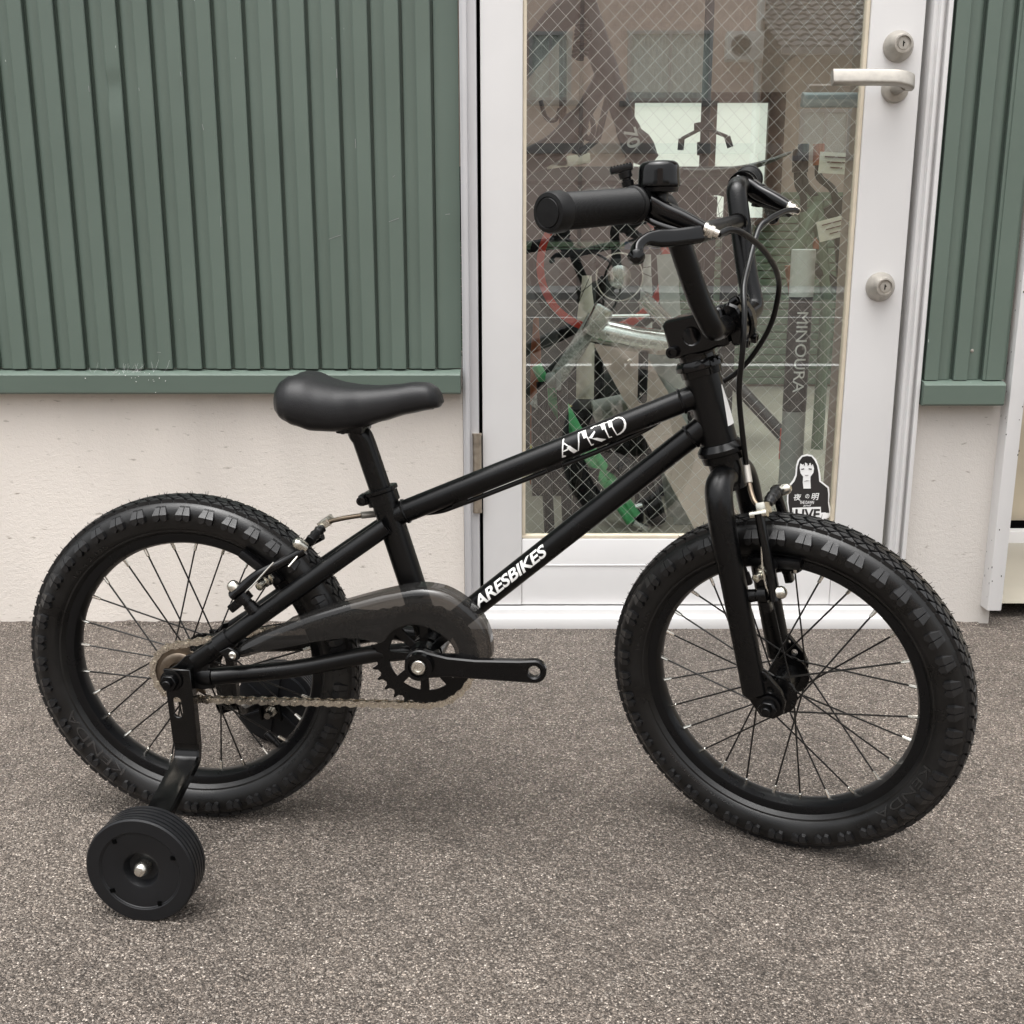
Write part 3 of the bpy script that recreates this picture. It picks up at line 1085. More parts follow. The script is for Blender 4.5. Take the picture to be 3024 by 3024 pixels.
wrap([(q.co.x, q.co.y) for q in bm.verts], [tuple(q.index for q in f.verts) for f in bm.faces], TT0, tdir, .0127, 'lettering', fr_ob, 'white_decal')
bm.free()
# white head badge stripe: tall wedges either side of the steering line
n_h = V((0, -1, 0)); f_h = V((math.cos(TILT), 0, math.sin(TILT)))
b = MB()
pts = [(.026, 50), (.026, 62), (-.017, 88), (-.017, 45)]
ST_ = 7
for (a0, a1, c0, c1) in ((54, 60, 38, 84),):
    rows = []
    for i in range(ST_):
        t = i / (ST_ - 1)
        z = .026 - .043 * t
        lo = a0 + (c0 - a0) * t; hi = a1 + (c1 - a1) * t
        rows.append([HP + AX * z + (n_h * math.cos(R(lo + (hi - lo) * j / 6)) + f_h * math.sin(R(lo + (hi - lo) * j / 6))) * .0193 for j in range(7)])
    b.sheet(rows)
b.build('head_badge', 'white_decal', fr_ob)

# ---- seat post, clamp, saddle
b = MB()
sp0 = b3(.2235, .415)
b.tube([along(ST0, sdir, .245), b3(.2105, .4575)], .0123, 20)
b.tube(cat_rom([b3(.2110, .4560), b3(.2080, .4640), b3(.2040, .4700), b3(.2020, .4860)], 4), [.0122] * 9 + [.0112] * 3 + [.0108], 20)
b.build('seat_post', 'satin_black', BX)
b = MB()
cc = b3(.2285, .3995)
b.lathe([(-.0085, .0166), (-.0085, .0180), (.003, .0180), (.0045, .0196), (.0080, .0196), (.0085, .0185), (.0085, .0140)], cc, sdir, 28)
b.box(cc + V((-.0190, 0, -.0045)), (.012, .017, .013), Matrix.Rotation(-.30, 3, 'Y'), .003)
b.use('satin_black')
b.build('seat_clamp', 'satin_black', BX)
b = MB(); c = cc + V((-.0212, -.0085, -.0048))
b.lathe([(0, .0052), (.004, .0052), (.0044, .0044), (.0044, .0026), (.0024, .0024), (.0024, 0)], c, (0, -1, 0), 18); b.build('clamp_bolt', 'gloss_black', BX)


def lerp_tab(tab, s):
    for (a, va), (c, vc) in zip(tab, tab[1:]):
        if a <= s <= c:
            t = (s - a) / (c - a)
            t = t * t * (3 - 2 * t) * .5 + t * .5
            return va + (vc - va) * t
    return tab[-1][1] if s > tab[-1][0] else tab[0][1]


top_t = [(.1200, .5130), (.1225, .5225), (.1280, .5290), (.1360, .5330), (.1450, .5346), (.1540, .5340), (.1700, .5275), (.1860, .5232), (.2050, .5208), (.2260, .5204), (.2470, .5219), (.2670, .5248), (.2820, .5244), (.2915, .5195), (.2965, .5125), (.2985, .5060)]
bot_t = [(.1200, .4985), (.1235, .4905), (.1320, .4840), (.1450, .4785), (.1620, .4735), (.1860, .4725), (.2100, .4765), (.2330, .4835), (.2600, .4915), (.2840, .4965), (.2950, .4985), (.2985, .5030)]
wid_t = [(.1200, .026), (.1235, .040), (.1310, .051), (.1430, .0570), (.1580, .0570), (.1750, .0515), (.1950, .044), (.2150, .034), (.2400, .0275), (.2700, .0245), (.2860, .0215), (.2945, .0150), (.2985, .006)]
b = MB()
NS, NC = 48, 28
rows = []
for i in range(NS + 1):
    u = i / NS
    s_ = .1200 + (.2985 - .1200) * (.5 - .5 * math.cos(PI * u))
    zt, zb_, hw = lerp_tab(top_t, s_), lerp_tab(bot_t, s_), lerp_tab(wid_t, s_)
    row = []
    for k in range(NC):
        a = 2 * PI * k / NC
        ca, sa = math.cos(a), math.sin(a)
        y = hw * math.copysign(abs(ca) ** .62, ca)
        hh = (zt - zb_)
        if sa >= 0:
            z = zb_ + hh * .42 + hh * .58 * abs(sa) ** .85
        else:
            z = zb_ + hh * .42 - hh * .42 * abs(sa) ** .7
        # rear lobes with a slight dip between them
        if sa > 0 and s_ < .20:
            z -= .0035 * max(0, 1 - abs(y) / .022) * (1 - (s_ - .1200) / .0800)
        row.append(b3(s_, z, -y))
    row.append(row[0])
    rows.append(row)
b.sheet(rows)
b.add([rows[0][k] for k in range(NC)], [tuple(range(NC))])
b.add([rows[-1][k] for k in range(NC)], [tuple(range(NC))])
sad = b.build('saddle', 'saddle_vinyl', BX, 60)
bpy.context.view_layer.objects.active = None
me = sad.data
bmx = bmesh.new(); bmx.from_mesh(me); bmesh.ops.remove_doubles(bmx, verts=bmx.verts[:], dist=1e-6); bmx.to_mesh(me); bmx.free()
for p in me.polygons:
    p.use_smooth = True
me.set_sharp_from_angle(angle=R(70))
# moulded base and seam under the cover
b = MB()
rows = []
for i in range(17):
    s_ = .130 + (.288 - .130) * i / 16
    zb_, hw = lerp_tab(bot_t, s_), lerp_tab(wid_t, s_) * .80
    rows.append([b3(s_, zb_ - .0030 + .0065 * abs(t) ** 2.5 + .002, hw * t) for t in [x / 6 for x in range(-6, 7)]])
b.sheet(rows)
b.build('saddle_base', 'plastic_black', BX, 60)
b = MB()
for sg in (1, -1):
    b.tube(cat_rom([b3(.150, .4860, sg * .022), b3(.170, .4790, sg * .020), b3(.205, .4785, sg * .018), b3(.235, .4880, sg * .012), b3(.255, .4970, sg * .006)], 5), .0032, 10)
b.box(b3(.199, .4765), (.030, .044, .012), bev=.003)
b.lathe([(-.024, .005), (.024, .005)], b3(.193, .4755), (0, 1, 0), 14)
b.build('saddle_rail', 'satin_black', BX)

# ---- crank set
Mn = Matrix(((1, 0, 0, 0), (0, 0, -1, 0), (0, 1, 0, 0), (0, 0, 0, 1)))     # drawing plane -> bike plane, +z to the near side


def place(off):
    M = Mn.copy(); M[1][3] = -off
    return M


PITCH_C = .0127
NT2, NT1 = 28, 16
R2 = PITCH_C / (2 * math.sin(PI / NT2)); R1 = PITCH_C / (2 * math.sin(PI / NT1))
CH = .0425


def sprocket(cx, cy, n, rp, ph):
    ol = []
    for k in range(n):
        a = 360 / n * k + ph
        for (da, dr) in ((-.42, -.0034), (-.20, -.0016), (-.09, .0030), (0, .0042), (.09, .0030), (.20, -.0016)):
            t = R(a + da * 360 / n)
            ol.append((cx + (rp + dr) * math.cos(t), cy + (rp + dr) * math.sin(t)))
    return ol


holes = []
for k in range(8):
    a0 = 45 * k + 7.5; a1 = 45 * k + 37.5
    m0, m1 = 45 * k + 13, 45 * k + 32
    holes.append([(BB[0] + .0395 * math.cos(R(a0 + (a1 - a0) * j / 6)), BB[1] + .0395 * math.sin(R(a0 + (a1 - a0) * j / 6))) for j in range(7)] +
                 [(BB[0] + .0185 * math.cos(R(m1 + (m0 - m1) * j / 3)), BB[1] + .0185 * math.sin(R(m1 + (m0 - m1) * j / 3))) for j in range(4)])
b = MB()
b.prism(sprocket(BB[0], BB[1], NT2, R2, 3), .0028, place(CH), holes, ch=.0004)
b.lathe([(0, .0185), (.0040, .0175), (.012, .0165)], b3(BB[0], BB[1], CH + .001), (0, -1, 0), 28)
b.build('chainring', 'satin_black', BX, 30)


def crank(off, ang, name, z0):
    L = .1235
    b = MB()
    ol = circ(0, 0, .0168, 18, 62, 298) + [(.030, -.0118), (.060, -.0122), (L - .015, -.0128)] + circ(L, 0, .0130, 14, -85, 85) + [(L - .016, .0112), (.060, .0092), (.030, .0104)]
    ca, sa = math.cos(ang), math.sin(ang)
    tr = lambda p: (BB[0] + p[0] * ca - p[1] * sa, BB[1] + p[0] * sa + p[1] * ca)
    b.prism([tr(p) for p in ol], .0105, place(off), [[tr(p) for p in circ(L, 0, .0066, 18)]], ch=.0016)
    s = 1 if off > 0 else -1
    b.lathe([(0, .0155), (.0085, .0150), (.0085, .0112), (.0060, .0108), (.0060, 0)], b3(BB[0], BB[1], off + s * .004), (0, -s, 0), 28)
    b.lathe([(0, .0135), (.022, .0145)], b3(BB[0], BB[1], off - s * .024), (0, -s, 0), 24)
    o = b.build(name, 'satin_black', BX, 40)
    b = MB()
    b.lathe([(0, .0088), (.0050, .0086), (.0066, .0074), (.0068, .0046), (.0045, .0042), (.0045, 0)], b3(BB[0], BB[1], off + s * .0068), (0, -s, 0), 24)
    b.build('crank_bolt', 'silver', BX)
    return o


crank(.0640, R(-1.0), 'crank_arm', 0)
crank(-.0640, R(179.0), 'crank_arm', 0)

# ---- rear sprocket and freewheel
b = MB()
b.prism(sprocket(0, RW, NT1, R1, 4), .0026, place(CH), [circ(0, RW, .0215, 30)], ch=.0003)
b.lathe([(-.001, .0238), (.0035, .0238), (.0045, .0226), (.0050, .0190), (.0050, .0135), (.0035, .0125), (-.004, .0122)], b3(0, RW, CH), (0, -1, 0), 40)
b.lathe([(0, .0215), (.012, .0215)], b3(0, RW, CH - .014), (0, -1, 0), 30)
b.build('freewheel', 'cog_brown', BX)

# ---- chain: every link its own piece
C1, C2 = V((0, RW)), V(BB)
dv = C2 - C1
D_ = dv.length
base = math.atan2(dv.y, dv.x)
ph = math.asin((R2 - R1) / D_)
path = []
def arc(c, r, a0, a1, n):
    return [c + V((math.cos(a0 + (a1 - a0) * k / n), math.sin(a0 + (a1 - a0) * k / n))) * r for k in range(n + 1)]
up_a = base + PI / 2 + ph
lo_a = base - PI / 2 - ph
loop = arc(C2, R2, up_a, lo_a, 60) + arc(C1, R1, lo_a + 2 * PI if lo_a < up_a - 2 * PI else lo_a, up_a - 2 * PI, 60)
loop.append(loop[0])
cum = [0]
for p, q in zip(loop, loop[1:]):
    cum.append(cum[-1] + (q - p).length)
NL = int(round(cum[-1] / PITCH_C / 2) * 2)
pc = cum[-1] / NL


def on_loop(t):
    t %= cum[-1]
    for i in range(len(cum) - 1):
        if cum[i] <= t <= cum[i + 1]:
            f = (t - cum[i]) / max(1e-9, cum[i + 1] - cum[i])
            return loop[i].lerp(loop[i + 1], f)


def link_mesh(outer):
    b = MB()
    h = pc / 2
    R0 = .0042
    ol = circ(h, 0, R0, 9, -115, 115) + [(0, .0027)] + circ(-h, 0, R0, 9, 65, 295) + [(0, -.0027)]
    yy = .0034 if outer else .0022
    b.use('chain_steel')
    for sg in (1, -1):
        b.prism(ol, .0010, place(sg * yy))
    if outer:
        for x in (-h, h):
            b.lathe([(-.0048, .0017), (.0048, .0017)], (x, 0, 0), (0, 1, 0), 10)
    else:
        b.use('chain_dark')
        for x in (-h, h):
            b.lathe([(-.0019, .0038), (.0019, .0038)], (x, 0, 0), (0, 1, 0), 10)
    return b.mesh('chain_link', 'chain_steel', 30)


ME_LINK = [link_mesh(True), link_mesh(False)]
chain = link('chain', None, BX)
for i in range(NL):
    p, q = on_loop(i * pc + .004), on_loop((i + 1) * pc + .004)
    c = (p + q) / 2
    a = math.atan2(q.y - p.y, q.x - p.x)
    link('chain_link', ME_LINK[i % 2], chain, Matrix.Translation(b3(c.x, c.y, CH)) @ Matrix.Rotation(-a, 4, 'Y'))

# ---- smoked chain guard
def resample(pts, n):
    pts = cat_rom([V((p[0], p[1], 0)) for p in pts], 8)
    cu = [0]
    for p, q in zip(pts, pts[1:]):
        cu.append(cu[-1] + (q - p).length)
    out = []
    for k in range(n):
        t = cu[-1] * k / (n - 1)
        for i in range(len(cu) - 1):
            if cu[i] <= t <= cu[i + 1] + 1e-9:
                f = (t - cu[i]) / max(1e-9, cu[i + 1] - cu[i])
                out.append(pts[i].lerp(pts[i + 1], f)); break
    return out


gt = [(.0700, .2310), (.0780, .2400), (.1000, .2520), (.1272, .2640), (.1600, .2775), (.1963, .2900), (.2300, .3005), (.2544, .3070), (.2740, .3110), (.2887, .3115), (.3060, .3085), (.3206, .3015), (.3340, .2920), (.3449, .2800), (.3520, .2670), (.3560, .2535), (.3575, .2360)]
gb = [(.0710, .2270), (.0800, .2255), (.1050, .2330), (.1354, .2401), (.1650, .2470), (.1949, .2522), (.2150, .2520), (.2310, .2488), (.2385, .2490), (.2430, .2545), (.2500, .2628), (.2600, .2685), (.2707, .2708), (.2820, .2700), (.2917, .2670), (.3020, .2620), (.3105, .2550), (.3165, .2470), (.3195, .2360)]
NG = 60
GT, GB = resample(gt, NG), resample(gb, NG)
b = MB()
OFG = .0600
def nrm_at(L, i):
    t = (L[min(i + 1, len(L) - 1)] - L[max(i - 1, 0)]).normalized()
    return V((-t.y, t.x, 0))
rows = []
for i in range(NG):
    n_ = nrm_at(GT, i)
    t_, q_ = GT[i], GB[i]
    full = t_.x > .128
    row = [b3(q_.x, q_.y, OFG - .001), b3(q_.x * .5 + t_.x * .5, q_.y * .5 + t_.y * .5, OFG + .0006)]
    for (d, of) in ((.0085, .0004), (.0045, -.0010), (.0015, -.0040), (0, -.0090), (0, -.0180 if full else -.0090), (0, -.0270 if full else -.0091)):
        p = t_ - n_ * d
        row.append(b3(p.x, p.y, OFG + of))
    rows.append(row)
b.sheet(rows)
# rim turned in along the cut-out
rows = []
for i in range(NG):
    q_ = GB[i]
    rows.append([b3(q_.x, q_.y, OFG - .001), b3(q_.x, q_.y, OFG - .004)])
b.sheet(rows)
b.build('chain_guard', 'smoked_plastic', BX, 60)
# clamp that holds it to the seat stay
b = MB()
sd = (b3(.085, .2610, .048) - b3(.0450, .2305, .0525)).normalized()
cl = b3(.0575, .2400, .0512)
b.lathe([(-.0085, .0104), (-.0085, .0120), (.0085, .0120), (.0085, .0104)], cl, sd, 26)
b.prism([(.0555, .232), (.0665, .238), (.0770, .2325), (.0785, .2255), (.0735, .2215), (.0660, .2235)], .004, place(.0625), ch=.0006)
b.build('guard_clamp', 'plastic_black', BX)
b = MB(); b.lathe([(0, .0046), (.002, .0044), (.0034, .0026), (.0026, .0012), (.0026, 0)], b3(.0712, .2295, .0640), (0, -1, 0), 16); b.build('guard_screw', 'silver', BX)

# ---- axle nuts
def nut(M, m='satin_black'):
    b = MB()
    b.lathe([(0, .0125), (.0022, .0125), (.0026, .0115)], (0, 0, 0), (0, 0, 1), 26)
    b.prism(circ(0, 0, .0100, 6), .0085, Matrix.Translation((0, 0, .0065)), ch=.0009)
    b.lathe([(.010, .0052), (.0150, .0050), (.0158, .0042)], (0, 0, 0), (0, 0, 1), 16)
    for i, p in enumerate(b.v):
        b.v[i] = M @ p
    b.build('axle_nut', m, BX)


def nut_frame(o, d):
    return Matrix.Translation(o) @ V(d).to_track_quat('Z', 'Y').to_matrix().to_4x4()


for sg in (1, -1):
    nut(nut_frame(b3(0, RW, sg * .0675), (0, -sg, 0)))
    b = MB(); b.lathe([(0, .0048), (.030, .0048)], b3(0, RW, sg * .045), (0, -sg, 0), 14); b.build('axle', 'satin_black', BX)
for sg in (1, -1):
    d = MS.to_3x3() @ V((0, -sg, 0))
    nut(nut_frame(MS @ s3(.0014, sg * .0525, -LW), d))

# ---- stabiliser (training wheel) each side
def stabiliser(sg):
    st = link('stabiliser', None, BX)
    tag(st, 'stabiliser on the chain side' if sg > 0 else 'stabiliser on the far side of the rear wheel')
    b = MB()
    HX, HZ = .0240, .0572
    # slotted upper strap
    ol = [(-.0095, .2105), (.0215, .2105), (.0225, .190), (.0245, .121), (-.0045, .121), (-.0078, .180)]
    slot = circ(.0035, .1725, .0050, 8, 0, 180) + circ(.0045, .1585, .0050, 8, 180, 360)
    b.prism(ol, .0042, place(sg * .0652), [slot], ch=.0008)
    b.prism([(.0165, .2105), (.0215, .2105), (.0245, .121), (.0205, .121)], .010, place(sg * .0610))
    # outward leg, dished
    path = [(.0100, .123, .0652), (.0102, .116, .0655), (.0106, .110, .0680), (.0112, .1045, .0750), (.0125, .0950, .1150), (.0145, .0865, .1500), (.0165, .0820, .1680), (.0195, .0730, .1780), (.0235, .0440, .1800)]
    rows = []
    hw = .0146
    pv = cat_rom([V(p) for p in path], 4)
    for i, p in enumerate(pv):
        t = (pv[min(i + 1, len(pv) - 1)] - pv[max(i - 1, 0)]).normalized()
        n_ = V((0, -t.z, t.y))           # in the (height, off) plane, pointing outwards/up
        if n_.z < 0:
            n_ = -n_
        row = []
        for (x, dn) in ((-hw, -.0085), (-hw, -.001), (-hw + .002, .0012), (-hw * .45, .0012), (0, .0004), (hw * .45, .0012), (hw - .002, .0012), (hw, -.001), (hw, -.0085), (hw - .0025, -.0085), (hw - .0028, -.003), (-hw + .0028, -.003), (-hw + .0025, -.0085), (-hw, -.0085)):
            q = V((p.x + x, p.y + n_.y * dn, p.z + n_.z * dn))
            row.append(b3(q.x, q.y, sg * q.z))
        rows.append(row)
    b.sheet(rows)
    b.build('bracket', 'bracket_black', st, 40)
    # wheel
    b = MB()
    o = b3(HX, HZ, sg * .1920)
    pr = [(.000, .050), (.0005, .0553)]
    T = .0280
    for k in range(5):
        x0 = .001 + k * .0054
        pr += [(x0, .0542), (x0 + .0008, .0570), (x0 + .0040, .0570), (x0 + .0048, .0542), (x0 + .0053, .0542)]
    pr += [(T + .0002, .0568), (T + .0016, .0552), (T + .0018, .0430), (T + .0010, .0419), (T + .0010, .0413), (T + .0002, .0406), (T, .0210), (T - .001, .0185), (T - .0085, .0150), (T - .0100, .0095), (T - .0100, .001)]
    b.lathe(pr, o, (0, -sg, 0), 72)
    b.build('wheel_disc', 'stabiliser_plastic', st, 32)
    # ribbed back of the hollow moulding
    b = MB()
    for k in range(6):
        a = 2 * PI * k / 6 + .3
        b.box(o + V((math.cos(a) * .030, sg * .004, math.sin(a) * .030)), (.036, .010, .0026), Matrix.Rotation(-a, 3, 'Y'))
    b.lathe([(-.006, .012), (.004, .012)], o, (0, -sg, 0), 20)
    b.lathe([(-.006, .046), (-.006, .0495), (.002, .0495), (.002, .046)], o, (0, -sg, 0), 40)
    b.build('wheel_rib', 'stabiliser_plastic', st)
    # slots in the face: raised black blocks stand in for their shade
    for a in (25, 128, 218, 297):
        t = R(a)
        b = MB(); b.box(o + V((math.cos(t) * .0394, -sg * (T + .0006), math.sin(t) * .0394)), (.0048, .0016, .0040), Matrix.Rotation(-t + .4, 3, 'Y')); b.build('slot_shade', 'dark_gap', st)
    b = MB()
    b.lathe([(-.036, .0045), (.018, .0045), (.0185, .0082), (.024, .0082), (.028, .0073), (.0312, .0050), (.0322, .0015), (.0323, 0)], o, (0, -sg, 0), 24)
    b.build('wheel_bolt', 'silver', st)
    b = MB(); b.lathe([(-.020, .0080), (-.0135, .0080), (-.013, .0060)], o, (0, -sg, 0), 6); b.build('wheel_nut', 'silver', st)


stabiliser(1)
stabiliser(-1)

# ---- fork
def sbuild(b, name, m, angle=35, parent=None):
    return b.build(name, m, parent or BX, angle, None if parent else MS)


b = MB()
b.tube([s3(0, 0, -.085), s3(0, 0, -.045)], [.0165, .0180], 24)
for sg in (1, -1):
    pts = cat_rom([s3(.0005, sg * .004, -.0720), s3(.0008, sg * .020, -.0690), s3(.0010, sg * .036, -.0740), s3(.0005, sg * .0450, -.0920), s3(-.0018, sg * .0478, -.1250), s3(-.0050, sg * .0480, -.1800), s3(-.0100, sg * .0480, -.2600), s3(-.0125, sg * .0480, -.2985)], 6)
    n = len(pts)
    b.tube(pts, [.0135 + .0008 * math.sin(PI * min(1, i / n * 1.6)) for i in range(n)], 22)
    b.lathe([(0, .0132), (.0030, .0115), (.0038, .006)], pts[-1], (pts[-1] - pts[-3]).normalized(), 22)
bead_b = b
fork = sbuild(b, 'fork', 'matte_black', 45)
for sg in (1, -1):
    b = MB()
    ol = [(-.0235, -.286), (-.0020, -.272), (.0050, -.276), (.0165, -.298), (.0185, -.312), (.0130, -.325), (.0010, -.330), (-.0120, -.326), (-.0200, -.306)]
    M = Matrix(((1, 0, 0, 0), (0, 0, -1, -sg * .0480), (0, 1, 0, 0), (0, 0, 0, 1)))
    b.prism(ol, .0060, M, [circ(.0020, -.2830, .0030, 10), circ(.0065, -.2960, .0036, 10)] , ch=.0006)
    sbuild(b, 'fork_dropout', 'satin_black')
b = MB(); b.lathe([(0, .0048), (.110, .0048)], s3(.0014, .055, -LW), (0, 1, 0), 14); sbuild(b, 'axle', 'satin_black')

# ---- headset, stem, handlebar
b = MB(); b.lathe([(-.0535, .0200), (-.0530, .0222), (-.0460, .0230), (-.0445, .0250), (-.0400, .0252), (-.0335, .0205), (-.0330, .0190)], (0, 0, 0), (0, 0, 1), 36); sbuild(b, 'headset', 'satin_black')
b = MB(); b.lathe([(.0395, .0190), (.0400, .0212), (.0470, .0218), (.0480, .0248), (.0530, .0250), (.0570, .0228), (.0575, .0190), (.0615, .0190)], (0, 0, 0), (0, 0, 1), 36); sbuild(b, 'headset', 'gloss_black')
CLP = (.0425, .0840)
b = MB()
b.lathe([(.0600, .0185), (.0625, .0195), (.0700, .0195), (.098, .0200), (.1015, .0185), (.1020, .013)], (0, 0, 0), (0, 0, 1), 30)
ol = [(-.0210, .0700), (-.0190, .0640), (.0200, .0640), (.0300, .0660), (.0400, .0640), (.0435, .0680), (.0435, .1010), (.0400, .1060), (.0250, .1030), (-.0180, .1045), (-.0215, .1000)]
hole = circ(.0070, .0830, .0078, 14)
M = Matrix(((1, 0, 0, 0), (0, 0, -1, 0), (0, 1, 0, 0), (0, 0, 0, 1)))
b.prism(ol, .0400, M, [hole], ch=.0022)
b.lathe([(0, .0060), (.006, .0060), (.0064, .0050), (.0064, .0030), (.004, .0028), (.004, 0)], s3(-.0165, .0200, .0720), (0, -1, 0), 18)
sbuild(b, 'stem', 'gloss_black', 35)
b = MB()
ol = [(.0455, .0640), (.0520, .0625), (.0600, .0680), (.0640, .0780), (.0640, .0900), (.0600, .1010), (.0520, .1065), (.0455, .1055)]
for sg in (1, -1):
    M = Matrix(((1, 0, 0, 0), (0, 0, -1, -sg * .0135), (0, 1, 0, 0), (0, 0, 0, 1)))
    b.prism(ol, .0145, M, ch=.0022)
b.lathe([(-.007, .0165), (.007, .0165)], s3(.0430, 0, .0842), (0, 1, 0), 24)
for sg in (1, -1):
    for (F, A, d) in ((.0560, .0645, 1), (.0560, .1045, -1)):
        b.lathe([(0, .0052), (.0075, .0052), (.0080, .0042), (.0080, .0026), (.005, .0024), (.005, 0)], s3(F - .002, sg * .0135, A), (1, 0, -.35 * d), 16)
sbuild(b, 'stem_faceplate', 'gloss_black', 35)
bar = [(.0430, .0, .0842), (.0440, .030, .0850), (.0466, .0570, .0868), (.0476, .0655, .0900), (.0476, .0705, .0970), (.0458, .0775, .1203), (.0462, .0870, .1560), (.0468, .0935, .1790), (.0470, .1010, .2020), (.0466, .1065, .2110), (.0452, .1180, .2152), (.0425, .1400, .2158), (.0395, .1581, .2164), (.0143, .2640, .2256)]
b = MB()
left = [s3(F, -W, A) for (F, W, A) in reversed(bar[1:])]
right = [s3(F, W, A) for (F, W, A) in bar]
pts = cat_rom(left + right, 5)
b.tube(pts, .0110, 20)
xb = [s3(.0466, t * .0935, .1785) for t in (-1, -.5, 0, .5, 1)]
b.tube(xb, [.0085, .0092, .0096, .0092, .0085], 18)
for sg in (1, -1):
    b.lathe([(-.002, .0105), (.002, .0105)], s3(.0466, sg * .0845, .1785), (0, 1, 0), 18)
sbuild(b, 'handlebar', 'matte_black', 45)


def grip(sg):
    b = MB()
    p0, p1 = s3(.0395, sg * .1581, .2164), s3(.0143, sg * .2663, .2257)
    d = (p1 - p0).normalized(); L = (p1 - p0).length
    pr = [(-.002, .0112), (-.002, .0162), (.0008, .0166), (.0020, .0160), (.0026, .0150), (.0050, .0152), (.0056, .0148)]
    n = 58
    for k in range(n):
        x = .006 + (L - .020) * k / n
        pr += [(x, .0146), (x + .0008, .0150)]
    pr += [(L - .0140, .0150), (L - .0132, .0166), (L - .0020, .0166), (L + .0012, .0155), (L + .0018, .0125), (L + .0012, .0118), (L + .0022, .0112), (L + .0026, 0)]
    b.lathe(pr, p0, d, 40)
    return sbuild(b, 'grip', 'grip_rubber', 30)


grip(1); grip(-1)


def brake_lever(sg):
    q = lambda F, W, A: s3(F, sg * W, A)
    root = link('brake_lever', None, BX, MS)
    b = MB()
    d = (q(.0395, .1581, .2164) - q(.0425, .1400, .2158)).normalized()
    b.lathe([(-.0075, .0112), (-.0075, .0150), (.0075, .0150), (.0075, .0112)], q(.0415, .1465, .2160), d, 26)
    # perch: sweeps forward and down to the cable end
    pts = cat_rom([q(.0400, .1470, .2245), q(.0500, .1450, .2150), q(.0590, .1425, .2040), q(.0730, .1390, .1925), (q(.0880, .1360, .1800))], 5)
    n = len(pts)
    b.tube(pts, [(.0055 + .0030 * math.sin(PI * i / n), .0105 - .0025 * i / n) for i in range(n)], 20, flat=(.5, 0, 1), sq=.6)
    pts = cat_rom([q(.0440, .1460, .2040), q(.0540, .1450, .1950), q(.0690, .1410, .1850), q(.0840, .1370, .1770)], 5)
    b.tube(pts, [(.0040, .0075)] * len(pts), 12, flat=(.5, 0, 1))
    b.lathe([(-.012, .0052), (.012, .0052), (.0126, .0040)], q(.0570, .1440, .2010), (.5, 0, 1), 16)
    b.build('perch', 'gloss_black', root, 45)
    b = MB()
    pts = cat_rom([q(.0860, .1430, .1765), q(.0800, .1520, .1778), q(.0700, .1640, .1800), q(.0610, .1760, .1830), q(.0545, .1860, .1848), q(.0500, .1950, .1815), q(.0495, .2010, .1760), q(.0505, .2060, .1725)], 5)
    n = len(pts)
    wd = [.0074 if i < n * .42 else .0074 - .0028 * min(1, (i - n * .42) / (n * .16)) for i in range(n)]
    b.tube(pts, [(x, .0050) for x in wd], 20, flat=(-.2, 0, 1), sq=.55)
    b.tube([pts[-4], pts[-2], pts[-1], pts[-1] + (pts[-1] - pts[-2]).normalized() * .004], [.0048, .0076, .0072, .0034], 14)
    b.build('lever_blade', 'gloss_black', root, 45)
    b = MB()
    e0, e1 = q(.0870, .1362, .1805), q(.0975, .1330, .1725)
    dd = (e1 - e0).normalized()
    b.lathe([(-.002, .0044), (.001, .0066), (.0035, .0066), (.004, .0054), (.0065, .0052), (.007, .0060), (.0100, .0058), (.0105, .0042), (.015, .0036)], e0, dd, 14)
    b.build('barrel_adjuster', 'silver', root, 30)


brake_lever(1); brake_lever(-1)

# ---- bell
bell = link('bell', None, BX, MS)
bo = s3(.0565, .1320, .2265)
bax = V((.24, .09, .96)).normalized()
b = MB(); b.lathe([(-.0010, .0160), (-.0005, .0186), (.0012, .0188), (.0040, .0184), (.0125, .0180), (.0165, .0174), (.0190, .0160), (.0205, .0135), (.0212, .0080), (.0213, 0)], bo, bax, 44); b.build('bell_dome', 'gloss_black', bell, 50)
b = MB(); b.lathe([(-.0055, .0075), (-.0050, .0165), (-.0015, .0172), (-.001, .0160)], bo, bax, 32)
b.tube([bo + V((0, 0, -.004)), s3(.0560, .1360, .2150), s3(.0500, .1375, .2130)], [.0075, .0070, .0085], 16)
b.lathe([(-.006, .0112), (-.006, .0142), (.006, .0142), (.006, .0112)], s3(.0432, .1365, .2157), V((.12, -1, -.02)), 24)
b.build('bell_base', 'plastic_black', bell)
b = MB()
lp = s3(.0330, .1420, .2340)
b.lathe([(0, .0052), (.0045, .0056), (.0050, .0040), (.0070, .0040), (.0075, .0058), (.0125, .0060), (.0130, .0045)], lp, (0, 0, 1), 16)
b.box(lp + V((.008, .002, -.002)), (.022, .010, .003), bev=.001)
rt = Matrix.Rotation(.55, 3, 'Z') @ Matrix.Rotation(.06, 3, 'Y')
b.box(lp + V((-.0025, 0, .0160)), (.0200, .0085, .0058), rt, .0014)
for k in range(7):
    b.box(lp + V((-.0025, 0, .0160)) + rt @ V((-.0085 + k * .0028, 0, .0031)), (.0012, .0075, .0014), rt)
b.build('bell_striker', 'plastic_black', bell, 40)

